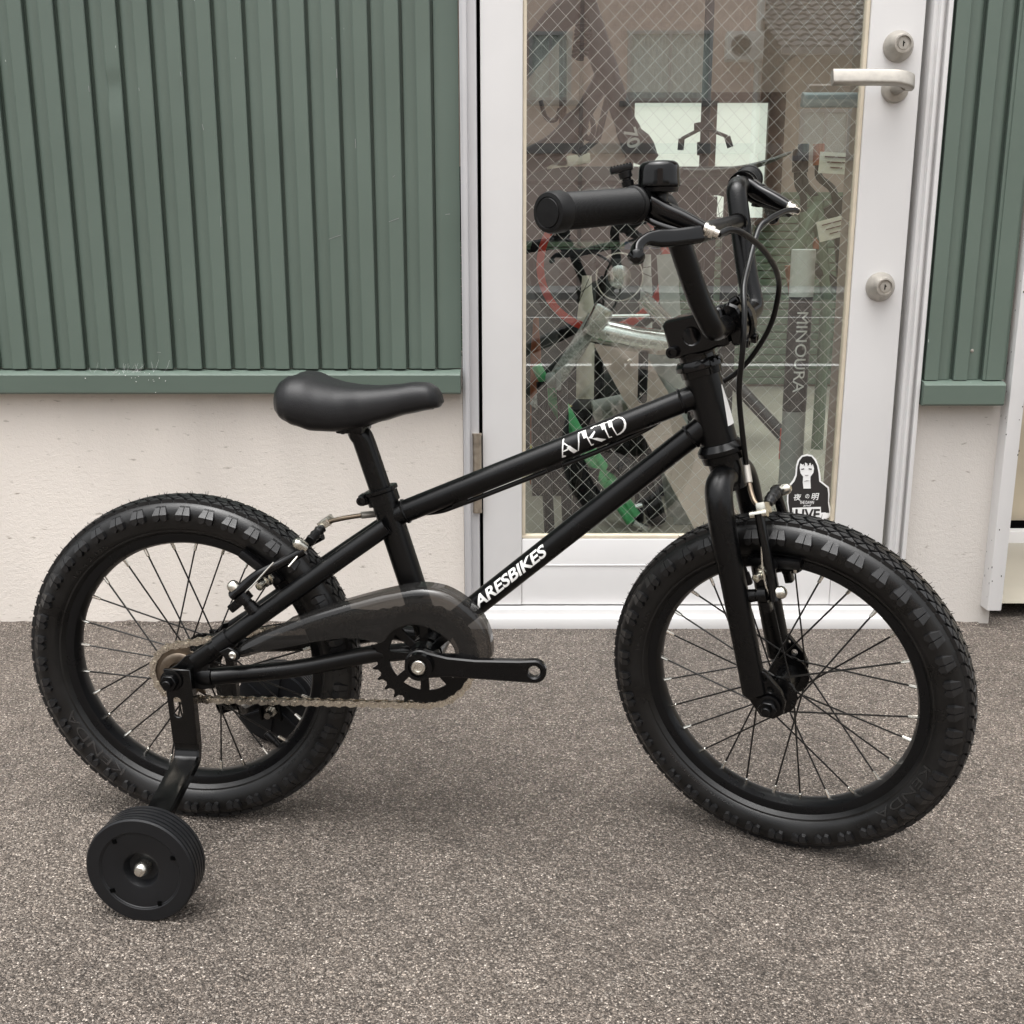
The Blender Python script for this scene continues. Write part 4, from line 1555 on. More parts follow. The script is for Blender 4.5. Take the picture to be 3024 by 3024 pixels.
# ---- front brake
def vbrake_front():
    root = link('front_brake', None, BX, MS)
    for sg in (1, -1):
        q = lambda F, W, A: s3(F, sg * W, A)
        b = MB()
        b.lathe([(.004, .0072), (.0150, .0066), (.0152, .0056), (.0180, .0056), (.0184, .0095), (.0270, .0095)], q(0, .0430, -.1920), (1, 0, 0), 20)
        b.box(q(.0225, .0425, -.2040), (.009, .012, .014), bev=.002)
        b.build('brake_boss', 'satin_black', root)
        b = MB()
        pts = cat_rom([q(.0335, .0425, -.1985), q(.0335, .0420, -.1870), q(.0345, .0405, -.1650), q(.0350, .0375, -.1350), q(.0350, .0330, -.1080)], 5)
        n = len(pts)
        b.tube(pts, [(.0100 - .0040 * min(1, i / (n * .35)), .0062 - .0012 * i / n) for i in range(n)], 14, flat=(0, 1, 0))
        b.build('brake_arm', 'gloss_black', root, 45)
        b = MB(); b.lathe([(0, .0068), (.0045, .0068), (.0072, .0055), (.0090, .0030), (.0095, 0)], q(.0375, .0425, -.1920), (1, 0, 0), 18); b.build('pivot_bolt', 'zinc', root)
        # pad on the rim
        b = MB()
        wc = V((.0014, 0, -LW))
        for k in range(-3, 3):
            pass
        pc_ = q(.0340, .0200, -.1668)
        ang = math.atan2(pc_.x - wc.x, pc_.z - wc.z)
        b.box(V((wc.x + .1515 * math.sin(ang), pc_.y, wc.z + .1515 * math.cos(ang))), (.0560, .0135, .0105), Matrix.Rotation(ang, 3, 'Y'), .0032)
        b.lathe([(0, .006), (.012, .006)], q(.0330, .0250, -.1668), (0, -sg, 0), 14)
        b.build('brake_pad', 'plastic_black', root, 40)
        b = MB(); b.lathe([(0, .0078), (.003, .0078), (.0035, .0062), (.0060, .0066), (.0080, .0066), (.0084, .0044), (.0180, .0044), (.0184, .0028), (.0150, .0024)], q(.0260, .0350, -.1690), (-.25, -sg, -.10), 14); b.build('pad_bolt', 'zinc', root)
        b = MB(); b.tube(cat_rom([q(.0300, .0470, -.1990), q(.0285, .0475, -.1800), q(.0295, .0455, -.1600), q(.0335, .0420, -.1360)], 5), .0009, 6); b.build('return_spring', 'silver', root)
    # cable yoke across the top
    b = MB()
    b.box(s3(.0375, .0225, -.1060), (.010, .022, .0125), Matrix.Rotation(-.3, 3, 'X'), .0016)
    b.lathe([(-.009, .0042), (.009, .0042)], s3(.0350, .0330, -.1085), (1, 0, 0), 14)
    b.build('noodle_yoke', 'zinc', root)
    b = MB()
    pts = cat_rom([s3(.0390, .0120, -.1050), s3(.0400, .0020, -.1025), s3(.0410, -.0080, -.1010), s3(.0415, -.0180, -.1010)], 4)
    n = len(pts)
    b.tube(pts, [.0058 + .0009 * math.sin(i * 2.4) - .001 * (i < 2) for i in range(n)], 14)
    b.build('rubber_boot', 'rubber', root, 60)
    b = MB(); b.lathe([(0, .0062), (.010, .0062), (.0135, .0055), (.0160, .003)], s3(.0365, -.0310, -.1040), (1, 0, .1), 16); b.build('cable_anchor', 'zinc', root)
    b = MB(); b.box(s3(.0380, -.0270, -.1010), (.010, .014, .009), bev=.002); b.build('anchor_plate', 'gloss_black', root)
    b = MB()
    b.use('lock_metal'); b.tube([s3(.0225, .0010, -.0630), s3(.0240, .0095, -.0800)], .0038, 14)
    b.use('chain_dark'); b.tube(cat_rom([s3(.0240, .0095, -.0800), s3(.0260, .0155, -.0900), s3(.0300, .0220, -.0990), s3(.0370, .0250, -.1045)], 6), .0027, 12)
    b.build('noodle', 'lock_metal', root, 50)


vbrake_front()


def vbrake_rear():
    root = link('rear_brake', None, BX)
    st = V((.775, 0, .632)).normalized(); pe = V((-.632, 0, .775)).normalized()
    for sg in (1, -1):
        b = MB()
        base_ = b3(.0965, .2700, sg * .0465) + pe * .004
        b.lathe([(.002, .0080), (.0130, .0070), (.0134, .0060), (.0160, .0060), (.0164, .0098), (.0260, .0098)], base_, pe, 20)
        b.box(base_ + pe * .021 - st * .0125 + V((0, -sg * .001, 0)), (.013, .013, .010), Matrix.Rotation(-.68, 3, 'Y'), .002)
        b.build('brake_boss', 'satin_black', root)
        o = base_ + pe * .0310
        b = MB()
        top = b3(.1480, .3425, sg * .0330)
        pts = cat_rom([o - st * .0070, o + st * .006, o + st * .030 + V((0, sg * .003, 0)), (o + top) / 2 + V((0, sg * .002, 0)) + st * .012, top], 5)
        n = len(pts)
        b.tube(pts, [(.0098 - .0044 * min(1, i / (n * .35)), .0064 - .0012 * i / n) for i in range(n)], 14, flat=(0, 1, 0))
        b.build('brake_arm', 'gloss_black', root, 45)
        b = MB(); b.lathe([(0, .0070), (.0050, .0070), (.0082, .0055), (.0100, .0030), (.0104, 0)], o + pe * .004, pe, 18); b.build('pivot_bolt', 'zinc', root)
        b = MB()
        a = math.atan2(.0950, .1230)
        b.box(b3(.1520 * math.sin(a), RW + .1520 * math.cos(a), sg * .0200), (.0560, .0135, .0105), Matrix.Rotation(a, 3, 'Y'), .0032)
        b.lathe([(0, .006), (.014, .006)], b3(.1000, .3130, sg * .0230), (0, -sg, 0), 14)
        b.build('brake_pad', 'plastic_black', root, 40)
        b = MB(); b.lathe([(0, .0080), (.003, .0080), (.0035, .0062), (.0060, .0068), (.0085, .0068), (.0090, .0048), (.0190, .0048), (.0195, .0030), (.016, .0026)], b3(.1055, .3100, sg * .0340), V((-.28, -sg, -.30)), 14); b.build('pad_bolt', 'zinc', root)
        b = MB(); b.tube(cat_rom([o - pe * .006 + V((0, -sg * .004, 0)), o - pe * .005 + st * .020 + V((0, -sg * .005, 0)), o - pe * .002 + st * .040 + V((0, -sg * .002, 0)), o + st * .055], 5), .0009, 6); b.build('return_spring', 'silver', root)
    b = MB(); b.lathe([(0, .0066), (.010, .0066), (.0130, .0058), (.0155, .003)], b3(.1470, .3445, .0300), V((-.55, -.5, .6)), 16); b.build('cable_anchor', 'zinc', root)
    b = MB(); b.tube([b3(.1440, .3430, .0330), b3(.1405, .3360, .0400), b3(.1330, .3270, .0450)], .0010, 6); b.build('inner_cable', 'silver', root)
    b = MB()
    pts = cat_rom([b3(.1490, .3490, .016), b3(.1530, .3545, .004), b3(.1570, .3590, -.004)], 4)
    b.tube(pts, [.0055 + .0008 * math.sin(i * 2.4) for i in range(len(pts))], 14)
    b.build('rubber_boot', 'rubber', root, 60)
    b = MB(); b.box(b3(.1600, .3640, -.012), (.014, .022, .010), Matrix.Rotation(-.55, 3, 'Y'), .0015); b.build('noodle_yoke', 'zinc', root)
    b = MB()
    b.use('chain_dark'); b.tube(cat_rom([b3(.1585, .3610, -.006), b3(.1640, .3658, -.006), b3(.1830, .3716, -.002), b3(.2030, .3750, -.004)], 6), .0027, 12)
    b.use('lock_metal'); b.tube([b3(.2030, .3750, -.004), b3(.2220, .3760, -.0120)], .0040, 14)
    b.build('noodle', 'lock_metal', root, 50)


vbrake_rear()

# ---- cable housings
MSi = MS.inverted()
b = MB()
b.tube(cat_rom([s3(.0975, -.1330, .1725), s3(.0960, -.1250, .1750), s3(.0900, -.1050, .1760), s3(.0810, -.0760, .1722), s3(.0740, -.0607, .1656), s3(.0670, -.0270, .1369), s3(.0655, .0020, .1162), s3(.0660, .0200, .0933), s3(.0600, .0310, .0613), s3(.0460, .0265, .0261), s3(.0360, .0158, -.0021), s3(.0280, .0080, -.0399), s3(.0225, .0010, -.0640)], 8), .0029, 12)
sbuild(b, 'brake_cable', 'cable_black', 60)
b = MB()
loop_pts = [MS @ s3(*p) for p in ((.0985, .1325, .1720), (.1040, .1180, .1730), (.1085, .1000, .1672), (.1105, .0600, .1480), (.1060, .0200, .1246), (.0948, -.0100, .1030), (.0730, -.0300, .0710), (.0420, -.0400, .0420), (.0150, -.0360, .0260))]
loop_pts += [b3(.568, .5140, -.026), b3(.548, .5010, -.018), b3(.520, .4795, -.006), b3(.470, .4555, 0), b3(.4191, .4342, 0), b3(.3157, .3912, 0), b3(.285, .3795, -.010), b3(.250, .3755, -.0190), b3(.2210, .3758, -.0120)]
b.tube(cat_rom(loop_pts, 8), .0028, 12)
b.build('brake_cable', 'cable_black', BX, 60)
for (s_, h_) in ((.3157, .3945), (.4191, .4375)):
    b = MB(); b.box(b3(s_, h_ - .001), (.018, .009, .0085), Matrix.Rotation(-.40, 3, 'Y'), .002); b.build('cable_guide', 'plastic_black', BX)

# ================================================================== INSIDE THE SHOP (seen through the glass)
mat('shop_floor', (.36, .335, .28), .55, var=.18, vscale=2.5, rvar=.1)
mat('shop_wall', (.44, .35, .30), .8, var=.1, vscale=3)
mat('brown_wood', (.105, .062, .048), .5, var=.3, vscale=14)
mat('red_paint', (.72, .05, .025), .4)
mat('white_sleeve', (.78, .82, .78), .5)
mat('alu', (.78, .78, .76), .22, metal=1, rvar=.1, vscale=40)
mat('green_paint', (.10, .46, .18), .4)
mat('yellow_paint', (.52, .46, .03), .4)
mat('purple_carbon', (.026, .016, .019), .35, var=.2, vscale=30)
mat('dark_steel', (.011, .012, .015), .4, metal=.4)
mat('pale_card', (.46, .48, .45), .7, var=.08, vscale=20)
mat('blue_paint', (.03, .09, .22), .5)
mat('green_shutter', (.115, .165, .110), .5, var=.1, vscale=5)
mat('orange_grip', (.35, .12, .06), .6)
mat('grey_knob', (.30, .32, .31), .5)
mat('film', (.45, .46, .44), .2, var=.4, vscale=160, bump=1, bscale=300)
mat('bench_top', (.05, .055, .055), .5, var=.2, vscale=10)
mat('paper', (.62, .60, .50), .8, var=.05, vscale=50)
mat('paper_ink', (.12, .05, .04), .8)
m = bpy.data.materials.new('frosted_window'); m.use_nodes = True
P_ = m.node_tree.nodes['Principled BSDF']
P_.inputs['Base Color'].default_value = (.6, .6, .55, 1)
P_.inputs['Emission Color'].default_value = (.93, .97, .87, 1)
P_.inputs['Emission Strength'].default_value = .32
MATS['frosted_window'] = m

FZ = .03
YB = 5.5
mb = MB(); mb.sheet([[V((x, y, FZ)) for x in (-2.2, 0, 2, 4)] for y in (1.90, 3, 4, YB)]); tag(mb.build('shop_floor', 'shop_floor'), kind='structure')
room = thing('shop_room', 'plain walls and ceiling of the shop seen dimly behind the glass door', 'room', loc=(0, YB, FZ))
def rm(mb, name, m):
    for i, p in enumerate(mb.v):
        mb.v[i] = p - V((0, YB, FZ))
    return mb.build(name, m, room)
mb = MB(); mb.box((.9, YB + .05, 1.3), (6.2, .1, 2.6)); rm(mb, 'back_wall', 'shop_wall')
mb = MB(); mb.box((-2.25, 3.7, 1.3), (.1, 3.6, 2.6)); rm(mb, 'side_wall', 'shop_wall')
for (cx_, cy_, wx_, wy_) in ((-1.35, 3.7, 1.7, 3.8), (3.0, 3.7, 2.0, 3.8), (.75, 2.2, 2.5, .8), (.75, 4.9, 2.5, 1.4)):
    mb = MB(); mb.box((cx_, cy_, 3.05), (wx_, wy_, .1)); rm(mb, 'ceiling', 'shop_wall')
mb = MB(); mb.box((.75, 3.4, 3.06), (2.5, 1.6, .012)); rm(mb, 'added_roof_light', 'house_glass')  # unseen opening, added to bring daylight onto the things inside
mb = MB(); mb.box((-1.65, 1.995, 1.5), (3.1, .03, 2.9)); rm(mb, 'front_lining', 'shop_wall')
mb = MB(); mb.box((.76, 2.2, 1.3), (.06, .5, 2.6)); rm(mb, 'front_lining', 'shop_wall')
# green slatted panel across the lower back wall: every slat a piece
zt0 = at(1200, 372, YB - .03).z
k = 0
z = FZ + .01
while z < zt0:
    mb = MB(); mb.box((.9, YB - .012, z + .019), (5.0, .02, .034), bev=.004); rm(mb, 'slat', 'green_shutter')
    z += .038

# frosted window with brown frame
wl, wr = at(1185, 250, YB - .04), at(1470, 250, YB - .04)
wt, wb = at(1300, 176, YB - .04).z, at(1300, 425, YB - .04).z
fw_ = thing('frosted_window', 'bright frosted window with a dark brown wooden frame in the shop\'s back wall', 'window', loc=((wl.x + wr.x) / 2, YB - .04, wb))
def fwp(x0, x1, z0, z1, d, name, m):
    mb = MB(); mb.box(((x0 + x1) / 2, YB - .03 - d / 2, (z0 + z1) / 2), (x1 - x0, d, z1 - z0), bev=.002 if m != 'frosted_window' else 0)
    for i, p in enumerate(mb.v):
        mb.v[i] = p - fw_.location
    mb.build(name, m, fw_)
px = lambda x: at(x, 250, YB - .04).x
fwp(px(1192), px(1331), wb + .03, wt - .03, .012, 'pane', 'frosted_window')
fwp(px(1347), px(1448), wb + .03, wt - .03, .012, 'pane', 'frosted_window')
fwp(px(1180), px(1195), wb, wt, .05, 'frame_post', 'brown_wood')
fwp(px(1329), px(1349), wb, wt, .05, 'frame_post', 'brown_wood')
fwp(px(1446), px(1476), wb, wt, .05, 'frame_post', 'brown_wood')
fwp(px(1196), px(1445), wt - .045, wt, .045, 'frame_rail', 'brown_wood')
fwp(px(1196), px(1445), wb, wb + .035, .045, 'frame_rail', 'brown_wood')


def simple(name, label, cat, base, parts, group=None):
    """thing at base; parts: list of (part name, material, [tubes (pts, r, n)], [boxes])"""
    t = thing(name, label, cat, group, loc=base)
    base = V(base)
    for (pn, m, tubes, boxes) in parts:
        mb = MB()
        for (pts, r, n) in tubes:
            mb.tube([V(p) - base for p in pts], r, n)
        for bx in boxes:
            mb.box(V(bx[0]) - base, bx[1], bx[2] if len(bx) > 2 else None, bx[3] if len(bx) > 3 else .002)
        mb.build(pn, m, t)
    return t


A_ = at
# workbench
yb = 3.6
bz = at(1200, 318, yb).z
bx0, bx1 = -.6, at(1420, 318, yb).x
simple('workbench', 'dark steel workbench standing across the shop behind the glass', 'workbench', (.3, yb, FZ), [
    ('bench_top', 'bench_top', [], [(((bx0 + bx1) / 2, yb + .25, bz - .02), (bx1 - bx0, .6, .045))]),
    ('drawer_front', 'dark_steel', [], [(((bx0 + .62) / 2, yb + .10, bz - .14), (.62 - bx0 - .05, .3, .17))]),
    ('leg', 'dark_steel', [], [((bx0 + .05, yb + .05, (bz - .06 + FZ) / 2), (.05, .05, bz - .06 - FZ))]),
    ('leg', 'dark_steel', [], [((bx1 - .05, yb + .05, (bz - .06 + FZ) / 2), (.05, .05, bz - .06 - FZ))]),
    ('leg', 'dark_steel', [], [((bx0 + .05, yb + .48, (bz - .06 + FZ) / 2), (.05, .05, bz - .06 - FZ))]),
    ('leg', 'dark_steel', [], [((bx1 - .05, yb + .48, (bz - .06 + FZ) / 2), (.05, .05, bz - .06 - FZ))])])
# curved board lying on it, tip up at one end
pts = [A_(1278, 327, 3.5), A_(1330, 327, 3.5), A_(1390, 320, 3.5), A_(1440, 308, 3.5), A_(1476, 294, 3.5)]
pv = cat_rom(pts, 5)
mb = MB(); base = pts[0].copy()
mb.tube([p - base for p in pv], [(.13, .012 - .006 * i / len(pv)) for i in range(len(pv))], 10, flat=(0, 1, 0))
o = mb.build('board', 'bench_top'); o.location = base
tag(o, 'thin dark curved board lying on the workbench with its tip turned up', 'board')
# papers on the bench
for i, (x, y) in enumerate(((1030, 298), (1072, 292))):
    c = A_(x, y, 3.55)
    mb = MB(); mb.box((0, 0, 0), (.14, .02, .03 if i else .024), Matrix.Rotation(.1 - .25 * i, 3, 'Y'), .002)
    o = mb.build('paper_packet', 'paper'); o.location = (c.x, c.y, bz + .018)
    tag(o, ('flat pale packet with red print' if i == 0 else 'tilted cream packet') + ' lying on the workbench', 'packet')
# hanging bicycle frame, purple brown
yf = 2.7
f = lambda x, y: A_(x, y, yf)
hb = simple('suspended_bicycle_frameset', 'purple brown full suspension bicycle frame hung up behind the glass', 'bicycle frame', tuple(f(1130, 140)), [
    ('seat_tube', 'purple_carbon', [(cat_rom([f(1085, -60), f(1100, 0), f(1132, 100), f(1150, 150), f(1180, 232), f(1198, 280)], 4), [.030] * 12 + [.026] * 5 + [.030] * 4, 12)], []),
    ('down_tube', 'purple_carbon', [(cat_rom([f(1142, 140), f(1108, 200), f(1068, 258), f(1030, 288), f(985, 310)], 4), [.022] * 6 + [.032] * 11, 12)], []),
    ('top_tube', 'purple_carbon', [(cat_rom([f(1112, -10), f(1060, 30), f(1018, 80), f(960, 150)], 4), .034, 12)], []),
    ('bottom_bracket', 'purple_carbon', [(cat_rom([f(1190, 262), f(1215, 288), f(1232, 305)], 4), [.034, .036, .038, .036, .034, .03, .026, .022, .02], 12)], []),
    ('hanger', 'dark_steel', [([f(1085, -60), V((f(1085, -60).x, yf, 3.0))], .004, 6)], []),
    ('shock', 'dark_steel', [([f(1100, 40) + V((0, -.03, 0)), f(1092, 118) + V((0, -.03, 0))], .010, 10)], []),
    ('rear_stay', 'purple_carbon', [([f(1150, 172), f(1128, 262)], .008, 8), ([f(1128, 262), f(1090, 292)], .008, 8), ([f(1100, 200), f(1085, 290)], .008, 8)], [])])
mb = MB()                          # coil spring of the shock
c0_, c1_ = f(1100, 48) + V((0, -.03, 0)), f(1093, 112) + V((0, -.03, 0))
ax_ = (c1_ - c0_); ex = ax_.orthogonal().normalized(); ey = ax_.normalized().cross(ex)
mb.tube([c0_ + ax_ * (k / 70) + (ex * math.cos(k * .75) + ey * math.sin(k * .75)) * .017 - hb.location for k in range(71)], .004, 6)
mb.build('coil_spring', 'dark_steel', hb)
bm = text_mesh('70', 1, .02)
p70a, p70b = f(1180, 276) + V((0, -.034, 0)), f(1201, 254) + V((0, -.034, 0))
fit_bm(bm, -.022, .022, -.016, .016)
mb = MB(); mb.bm(bm, Matrix.Translation(f(1189, 264) + V((0, -.040, 0)) - hb.location) @ Matrix.Rotation(R(72), 4, 'Y') @ Matrix(((1, 0, 0, 0), (0, 0, -1, 0), (0, 1, 0, 0), (0, 0, 0, 1))))
mb.build('lettering', 'sticker_white', hb)
# second tangle of parts behind the hung frame: a cable hook rack
yk = 3.0
k_ = lambda x, y: A_(x, y, yk)
simple('hook_rack', 'row of dark hanging hooks and pliers beside the hung bicycle frame', 'tool rack', tuple(k_(1075, 190)), [
    ('rail', 'brown_wood', [([k_(1062, 60), k_(1062, 305)], .010, 8)], []),
    ('hook', 'purple_carbon', [(cat_rom([k_(1108, 200), k_(1120, 240), k_(1112, 262), k_(1098, 250)], 4), .007, 8)], []),
    ('hook', 'purple_carbon', [(cat_rom([k_(1020, 190), k_(1030, 222), k_(1048, 226), k_(1056, 205)], 4), .006, 8)], []),
    ('pliers', 'purple_carbon', [([k_(1080, 235), k_(1100, 292)], .011, 8), ([k_(1104, 235), k_(1086, 290)], .011, 8)], [])])
# pole with hook arms
yp = 3.9
g = lambda x, y: A_(x, y, yp)
pole_b = V((g(1328, 300).x, yp, FZ))
simple('hanging_pole', 'thin dark pole with two drooping hook arms in front of the frosted window', 'pole', tuple(pole_b), [
    ('pole', 'dark_steel', [([pole_b, V((pole_b.x, yp, 2.58))], .016, 12)], []),
    ('collar', 'dark_steel', [([g(1328, 232), g(1328, 246)], .034, 12), ([g(1328, 268), g(1328, 292)], .024, 12)], []),
    ('arm', 'dark_steel', [([g(1328, 240), g(1286, 262)], .006, 8), ([g(1286, 262), g(1284, 283)], .011, 8)], []),
    ('arm', 'dark_steel', [([g(1328, 240), g(1372, 258)], .006, 8), ([g(1372, 258), g(1378, 278)], .011, 8)], [])])


def int_wheel(c, r, name, label, rimcol, tyre, spk, disc=0, group=None):
    t = thing(name, label, 'bicycle wheel', group, loc=(c.x, c.y, c.z - r - .02))
    o = V((0, 0, r + .02))
    mb = MB(); mb.lathe([(-.014, r * .955), (-.014, r * 1.075), (.014, r * 1.075), (.014, r * .955)], o, (0, 1, .0), 56, close=True); mb.build('rim', rimcol, t)
    if tyre:
        mb = MB(); mb.lathe([(-.02, r * 1.075), (-.024, r * 1.12), (-.014, r * 1.20), (.014, r * 1.20), (.024, r * 1.12), (.02, r * 1.075)], o, (0, 1, 0), 56, close=True); mb.build('tyre', tyre, t)
    for i in range(spk):
        a = 2 * PI * i / spk; h = a + (.9 if i % 2 else -.9)
        mb = MB(); mb.tube([o + V((math.cos(h) * .022, (.02 if i % 4 < 2 else -.02), math.sin(h) * .022)), o + V((math.cos(a) * r, 0, math.sin(a) * r))], .0012, 4); mb.build('spoke', 'dark_steel', t)
    mb = MB(); mb.lathe([(-.05, .012), (-.03, .022), (.03, .022), (.05, .012)], o, (0, 1, 0), 20); mb.build('hub', 'dark_steel', t)
    mb = MB(); mb.tube([o + V((0, .045, 0)), V((0, .06, r + .02 - (c.z - FZ)))], .014, 10); mb.build('stand_post', 'dark_steel', t)
    if disc:
        mb = MB(); mb.lathe([(-.034, disc * .94), (-.034, disc), (-.031, disc), (-.031, disc * .94)], o + V((.04, 0, -.03)), (0, 1, 0), 40, close=True)
        mb.lathe([(-.036, .02), (-.033, .03)], o + V((.04, 0, -.03)), (0, 1, 0), 20)
        mb.build('spoke_guard', 'alu', t)
    return t


c = A_(1138, 500, 2.85)
int_wheel(c, .162, 'red_rimmed_bicycle', 'bicycle wheel with a bright red rim and black tyre behind the glass', 'red_paint', 'dark_steel', 24, .062)
c = A_(1348, 420, 4.4)
int_wheel(c, .11, 'small_wheel', 'small dark tyred wheel standing before the frosted window', 'dark_steel', 'dark_steel', 24)
# blue tool chest
c = A_(1246, 385, 4.0)
simple('tool_chest', 'tall blue metal tool chest behind the workbench', 'tool chest', (c.x, 4.3, FZ), [
    ('body', 'blue_paint', [], [((c.x, 4.3, (A_(1246, 328, 4.3).z + FZ) / 2), (.16, .3, A_(1246, 328, 4.3).z - FZ))]),
    ('drawer', 'blue_paint', [], [((c.x, 4.142, A_(1246, 380, 4.3).z), (.14, .02, .12))]),
    ('drawer', 'blue_paint', [], [((c.x, 4.142, A_(1246, 440, 4.3).z), (.14, .02, .12))])])
# silver frame in film
ys_ = 2.55
q_ = lambda x, y: A_(x, y, ys_)
simple('silver_frame', 'bare silver bicycle frame with its stays wrapped in clear film', 'bicycle frame', tuple(q_(1110, 640)), [
    ('top_tube', 'alu', [([q_(1118, 622), q_(1200, 640), q_(1290, 652)], .030, 20)], []),
    ('seat_tube', 'alu', [([q_(1212, 560), q_(1290, 640)], .016, 16)], []),
    ('chain_stay', 'film', [([q_(1124, 598), q_(1090, 655), q_(1012, 770)], .020, 14)], []),
    ('dropout', 'alu', [], [(q_(1126, 605) + V((0, -.02, 0)), (.045, .02, .075), Matrix.Rotation(.5, 3, 'Y'), .006)]),
    ('wire', 'alu', [([q_(1140, 596), q_(1225, 595)], .004, 8)], []),
    ('support_post', 'dark_steel', [([q_(1215, 640), V((q_(1215, 640).x, ys_, FZ))], .012, 10)], [])])
# green stand
yg = 2.45
q_ = lambda x, y: A_(x, y, yg)
gs = simple('work_stand', 'bright green slotted work stand with a grey star knob and dark feet', 'work stand', (q_(1100, 850).x, yg + .1, FZ), [
    ('arm', 'green_paint', [([q_(1012, 690), q_(1040, 745)], .012, 8), ([q_(1030, 735), q_(1072, 812), q_(1122, 882), q_(1190, 985)], .0115, 10), ([q_(1046, 733), q_(1090, 812), q_(1138, 880), q_(1200, 972)], .0115, 10)], []),
    ('slot_plate', 'green_paint', [([q_(1046, 748), q_(1082, 812)], .017, 8), ([q_(1146, 905), q_(1168, 942)], .019, 8)], []),
    ('arm', 'green_paint', [([q_(1046, 770), q_(1150, 905)], .007, 8)], []),
    ('knob', 'grey_knob', [([q_(1034, 716) + V((0, -.02, 0)), q_(1052, 714) + V((0, -.03, 0))], .018, 12)], [(q_(1052, 712) + V((0, -.035, 0)), (.014, .03, .05), None, .005)]),
    ('slotted_bar', 'dark_steel', [([q_(1026, 770), q_(1140, 940)], [(.012, .012)] * 2, 8)], []),
    ('foot', 'dark_steel', [([q_(1115, 880), V((q_(1090, 980).x, yg, FZ + .015))], .026, 8)], []),
    ('foot', 'dark_steel', [([q_(1215, 900), V((q_(1245, 985).x, yg + .05, FZ + .015))], .024, 8), ([q_(1150, 870), q_(1225, 905)], .026, 8)], []),
    ('pedal_crank', 'alu', [([q_(1195, 985), q_(1222, 1000)], .010, 8), ([q_(1186, 960), q_(1212, 952)], .006, 8)], [])])
# dark posts
for (x0, x1, lab) in ((1022, 1038, 'slim dark post standing beside the wrapped silver frame'), (1060, 1072, 'slim dark post standing beside the star knob of the green stand')):
    a0, a1 = A_(x0, 720, 2.42), A_(x1, 1000, 2.38)
    mb = MB(); base = V((a1.x, 2.38, FZ))
    mb.tube([a0 - base, V((0, 0, 0))], .0125, 10)
    mb.lathe([(0, .022), (.012, .020), (.014, .0125)], (0, 0, 0), (0, 0, 1), 12)
    o = mb.build('rack_post', 'dark_steel'); o.location = base
    tag(o, lab, 'post', 'slim dark rack posts')
# yellow frame
yy = 2.9
q_ = lambda x, y: A_(x, y, yy)
simple('yellow_frame', 'small yellow bicycle frame behind the green work stand', 'bicycle frame', tuple(q_(1120, 840)), [
    ('top_tube', 'yellow_paint', [(cat_rom([q_(1058, 772), q_(1100, 792), q_(1150, 808), q_(1195, 815)], 4), .022, 12)], []),
    ('seat_stay', 'yellow_paint', [([q_(1105, 795), q_(1085, 845)], .016, 12)], []),
    ('chain_stay', 'yellow_paint', [([q_(1000, 852), q_(1090, 850)], .020, 12)], []),
    ('support_post', 'dark_steel', [([q_(1088, 848), V((q_(1088, 848).x, yy, FZ))], .012, 10)], [])])
# canister and dark clutter
cq = A_(1190, 762, 2.75)
mb = MB(); mb.lathe([(-.10, .016), (-.098, .030), (.09, .030), (.10, .018), (.13, .014)], (0, 0, 0), (1, 0, .22), 24)
o = mb.build('canister', 'pale_card'); o.location = cq
tag(o, 'white cylindrical canister lying in the clutter above the top tube', 'canister')
cb = A_(1190, 830, 2.8)
simple('parts_crate', 'dark crate of loose bicycle parts under the canister', 'crate', (cb.x, 2.86, FZ), [
    ('body', 'dark_steel', [], [((cb.x, 2.95, (A_(1190, 772, 2.84).z + FZ) / 2), (.52, .22, A_(1190, 772, 2.84).z - FZ))]),
    ('lid', 'bench_top', [([A_(1120, 768, 2.8), A_(1200, 776, 2.8), A_(1270, 760, 2.8)], .018, 8)], [])])
for (x0, y0, x1, y1, w0, lab) in ((1158, 640, 1192, 700, .11, 'grey brown card panel leaning against the parts crate'), (1238, 640, 1275, 900, .07, 'tall pale slatted card leaning behind the head tube'), (1258, 480, 1272, 700, .05, 'narrow white label board standing behind the handlebar')):
    p0, p1 = A_(x0, y0, 2.7), A_(x1, y1, 2.62)
    p1 = p0 + (p1 - p0) * ((p0.z - FZ) / (p0.z - p1.z))
    d = (p1 - p0)
    mb = MB(); mb.tube([V((0, 0, 0)), d], [(w0 / 2, .004)] * 2, 4, flat=(1, 0, 0))
    o = mb.build('card_panel', 'shop_wall' if x0 == 1158 else 'pale_card'); o.location = p0
    tag(o, lab, 'panel')
# grey cabinet and pale strip seen through the red wheel
for (x0, x1, y0, y1, Y, m, nm, lab, cat) in ((1088, 1125, 520, 620, 3.4, 'paper', 'cloth_roll', 'pale cream cloth roll standing behind the red wheel', 'roll'), (1205, 1235, 480, 610, 3.3, 'pale_card', 'pale_tube', 'pale rolled sheet standing behind the red wheel', 'roll'), (1000, 1022, 600, 690, 3.0, 'orange_grip', 'red_tube', 'dull red capped tube standing by the wrapped silver frame', 'tube')):
    a0, a1 = A_(x0, y1, Y), A_(x1, y0, Y)
    a0.z = FZ
    mb = MB(); r_ = (a1.x - a0.x) / 2; h_ = a1.z - a0.z
    mb.lathe([(0, r_ * .9), (.01, r_), (h_ * .8, r_ * .95), (h_ * .92, r_ * .6), (h_, r_ * .5)], (0, 0, 0), (0, 0, 1), 18)
    o = mb.build(nm, m); o.location = ((a0.x + a1.x) / 2, Y, a0.z)
    tag(o, lab, cat)
mb = MB(); c = A_(1180, 600, 3.5)
hh = A_(1180, 470, 3.5).z
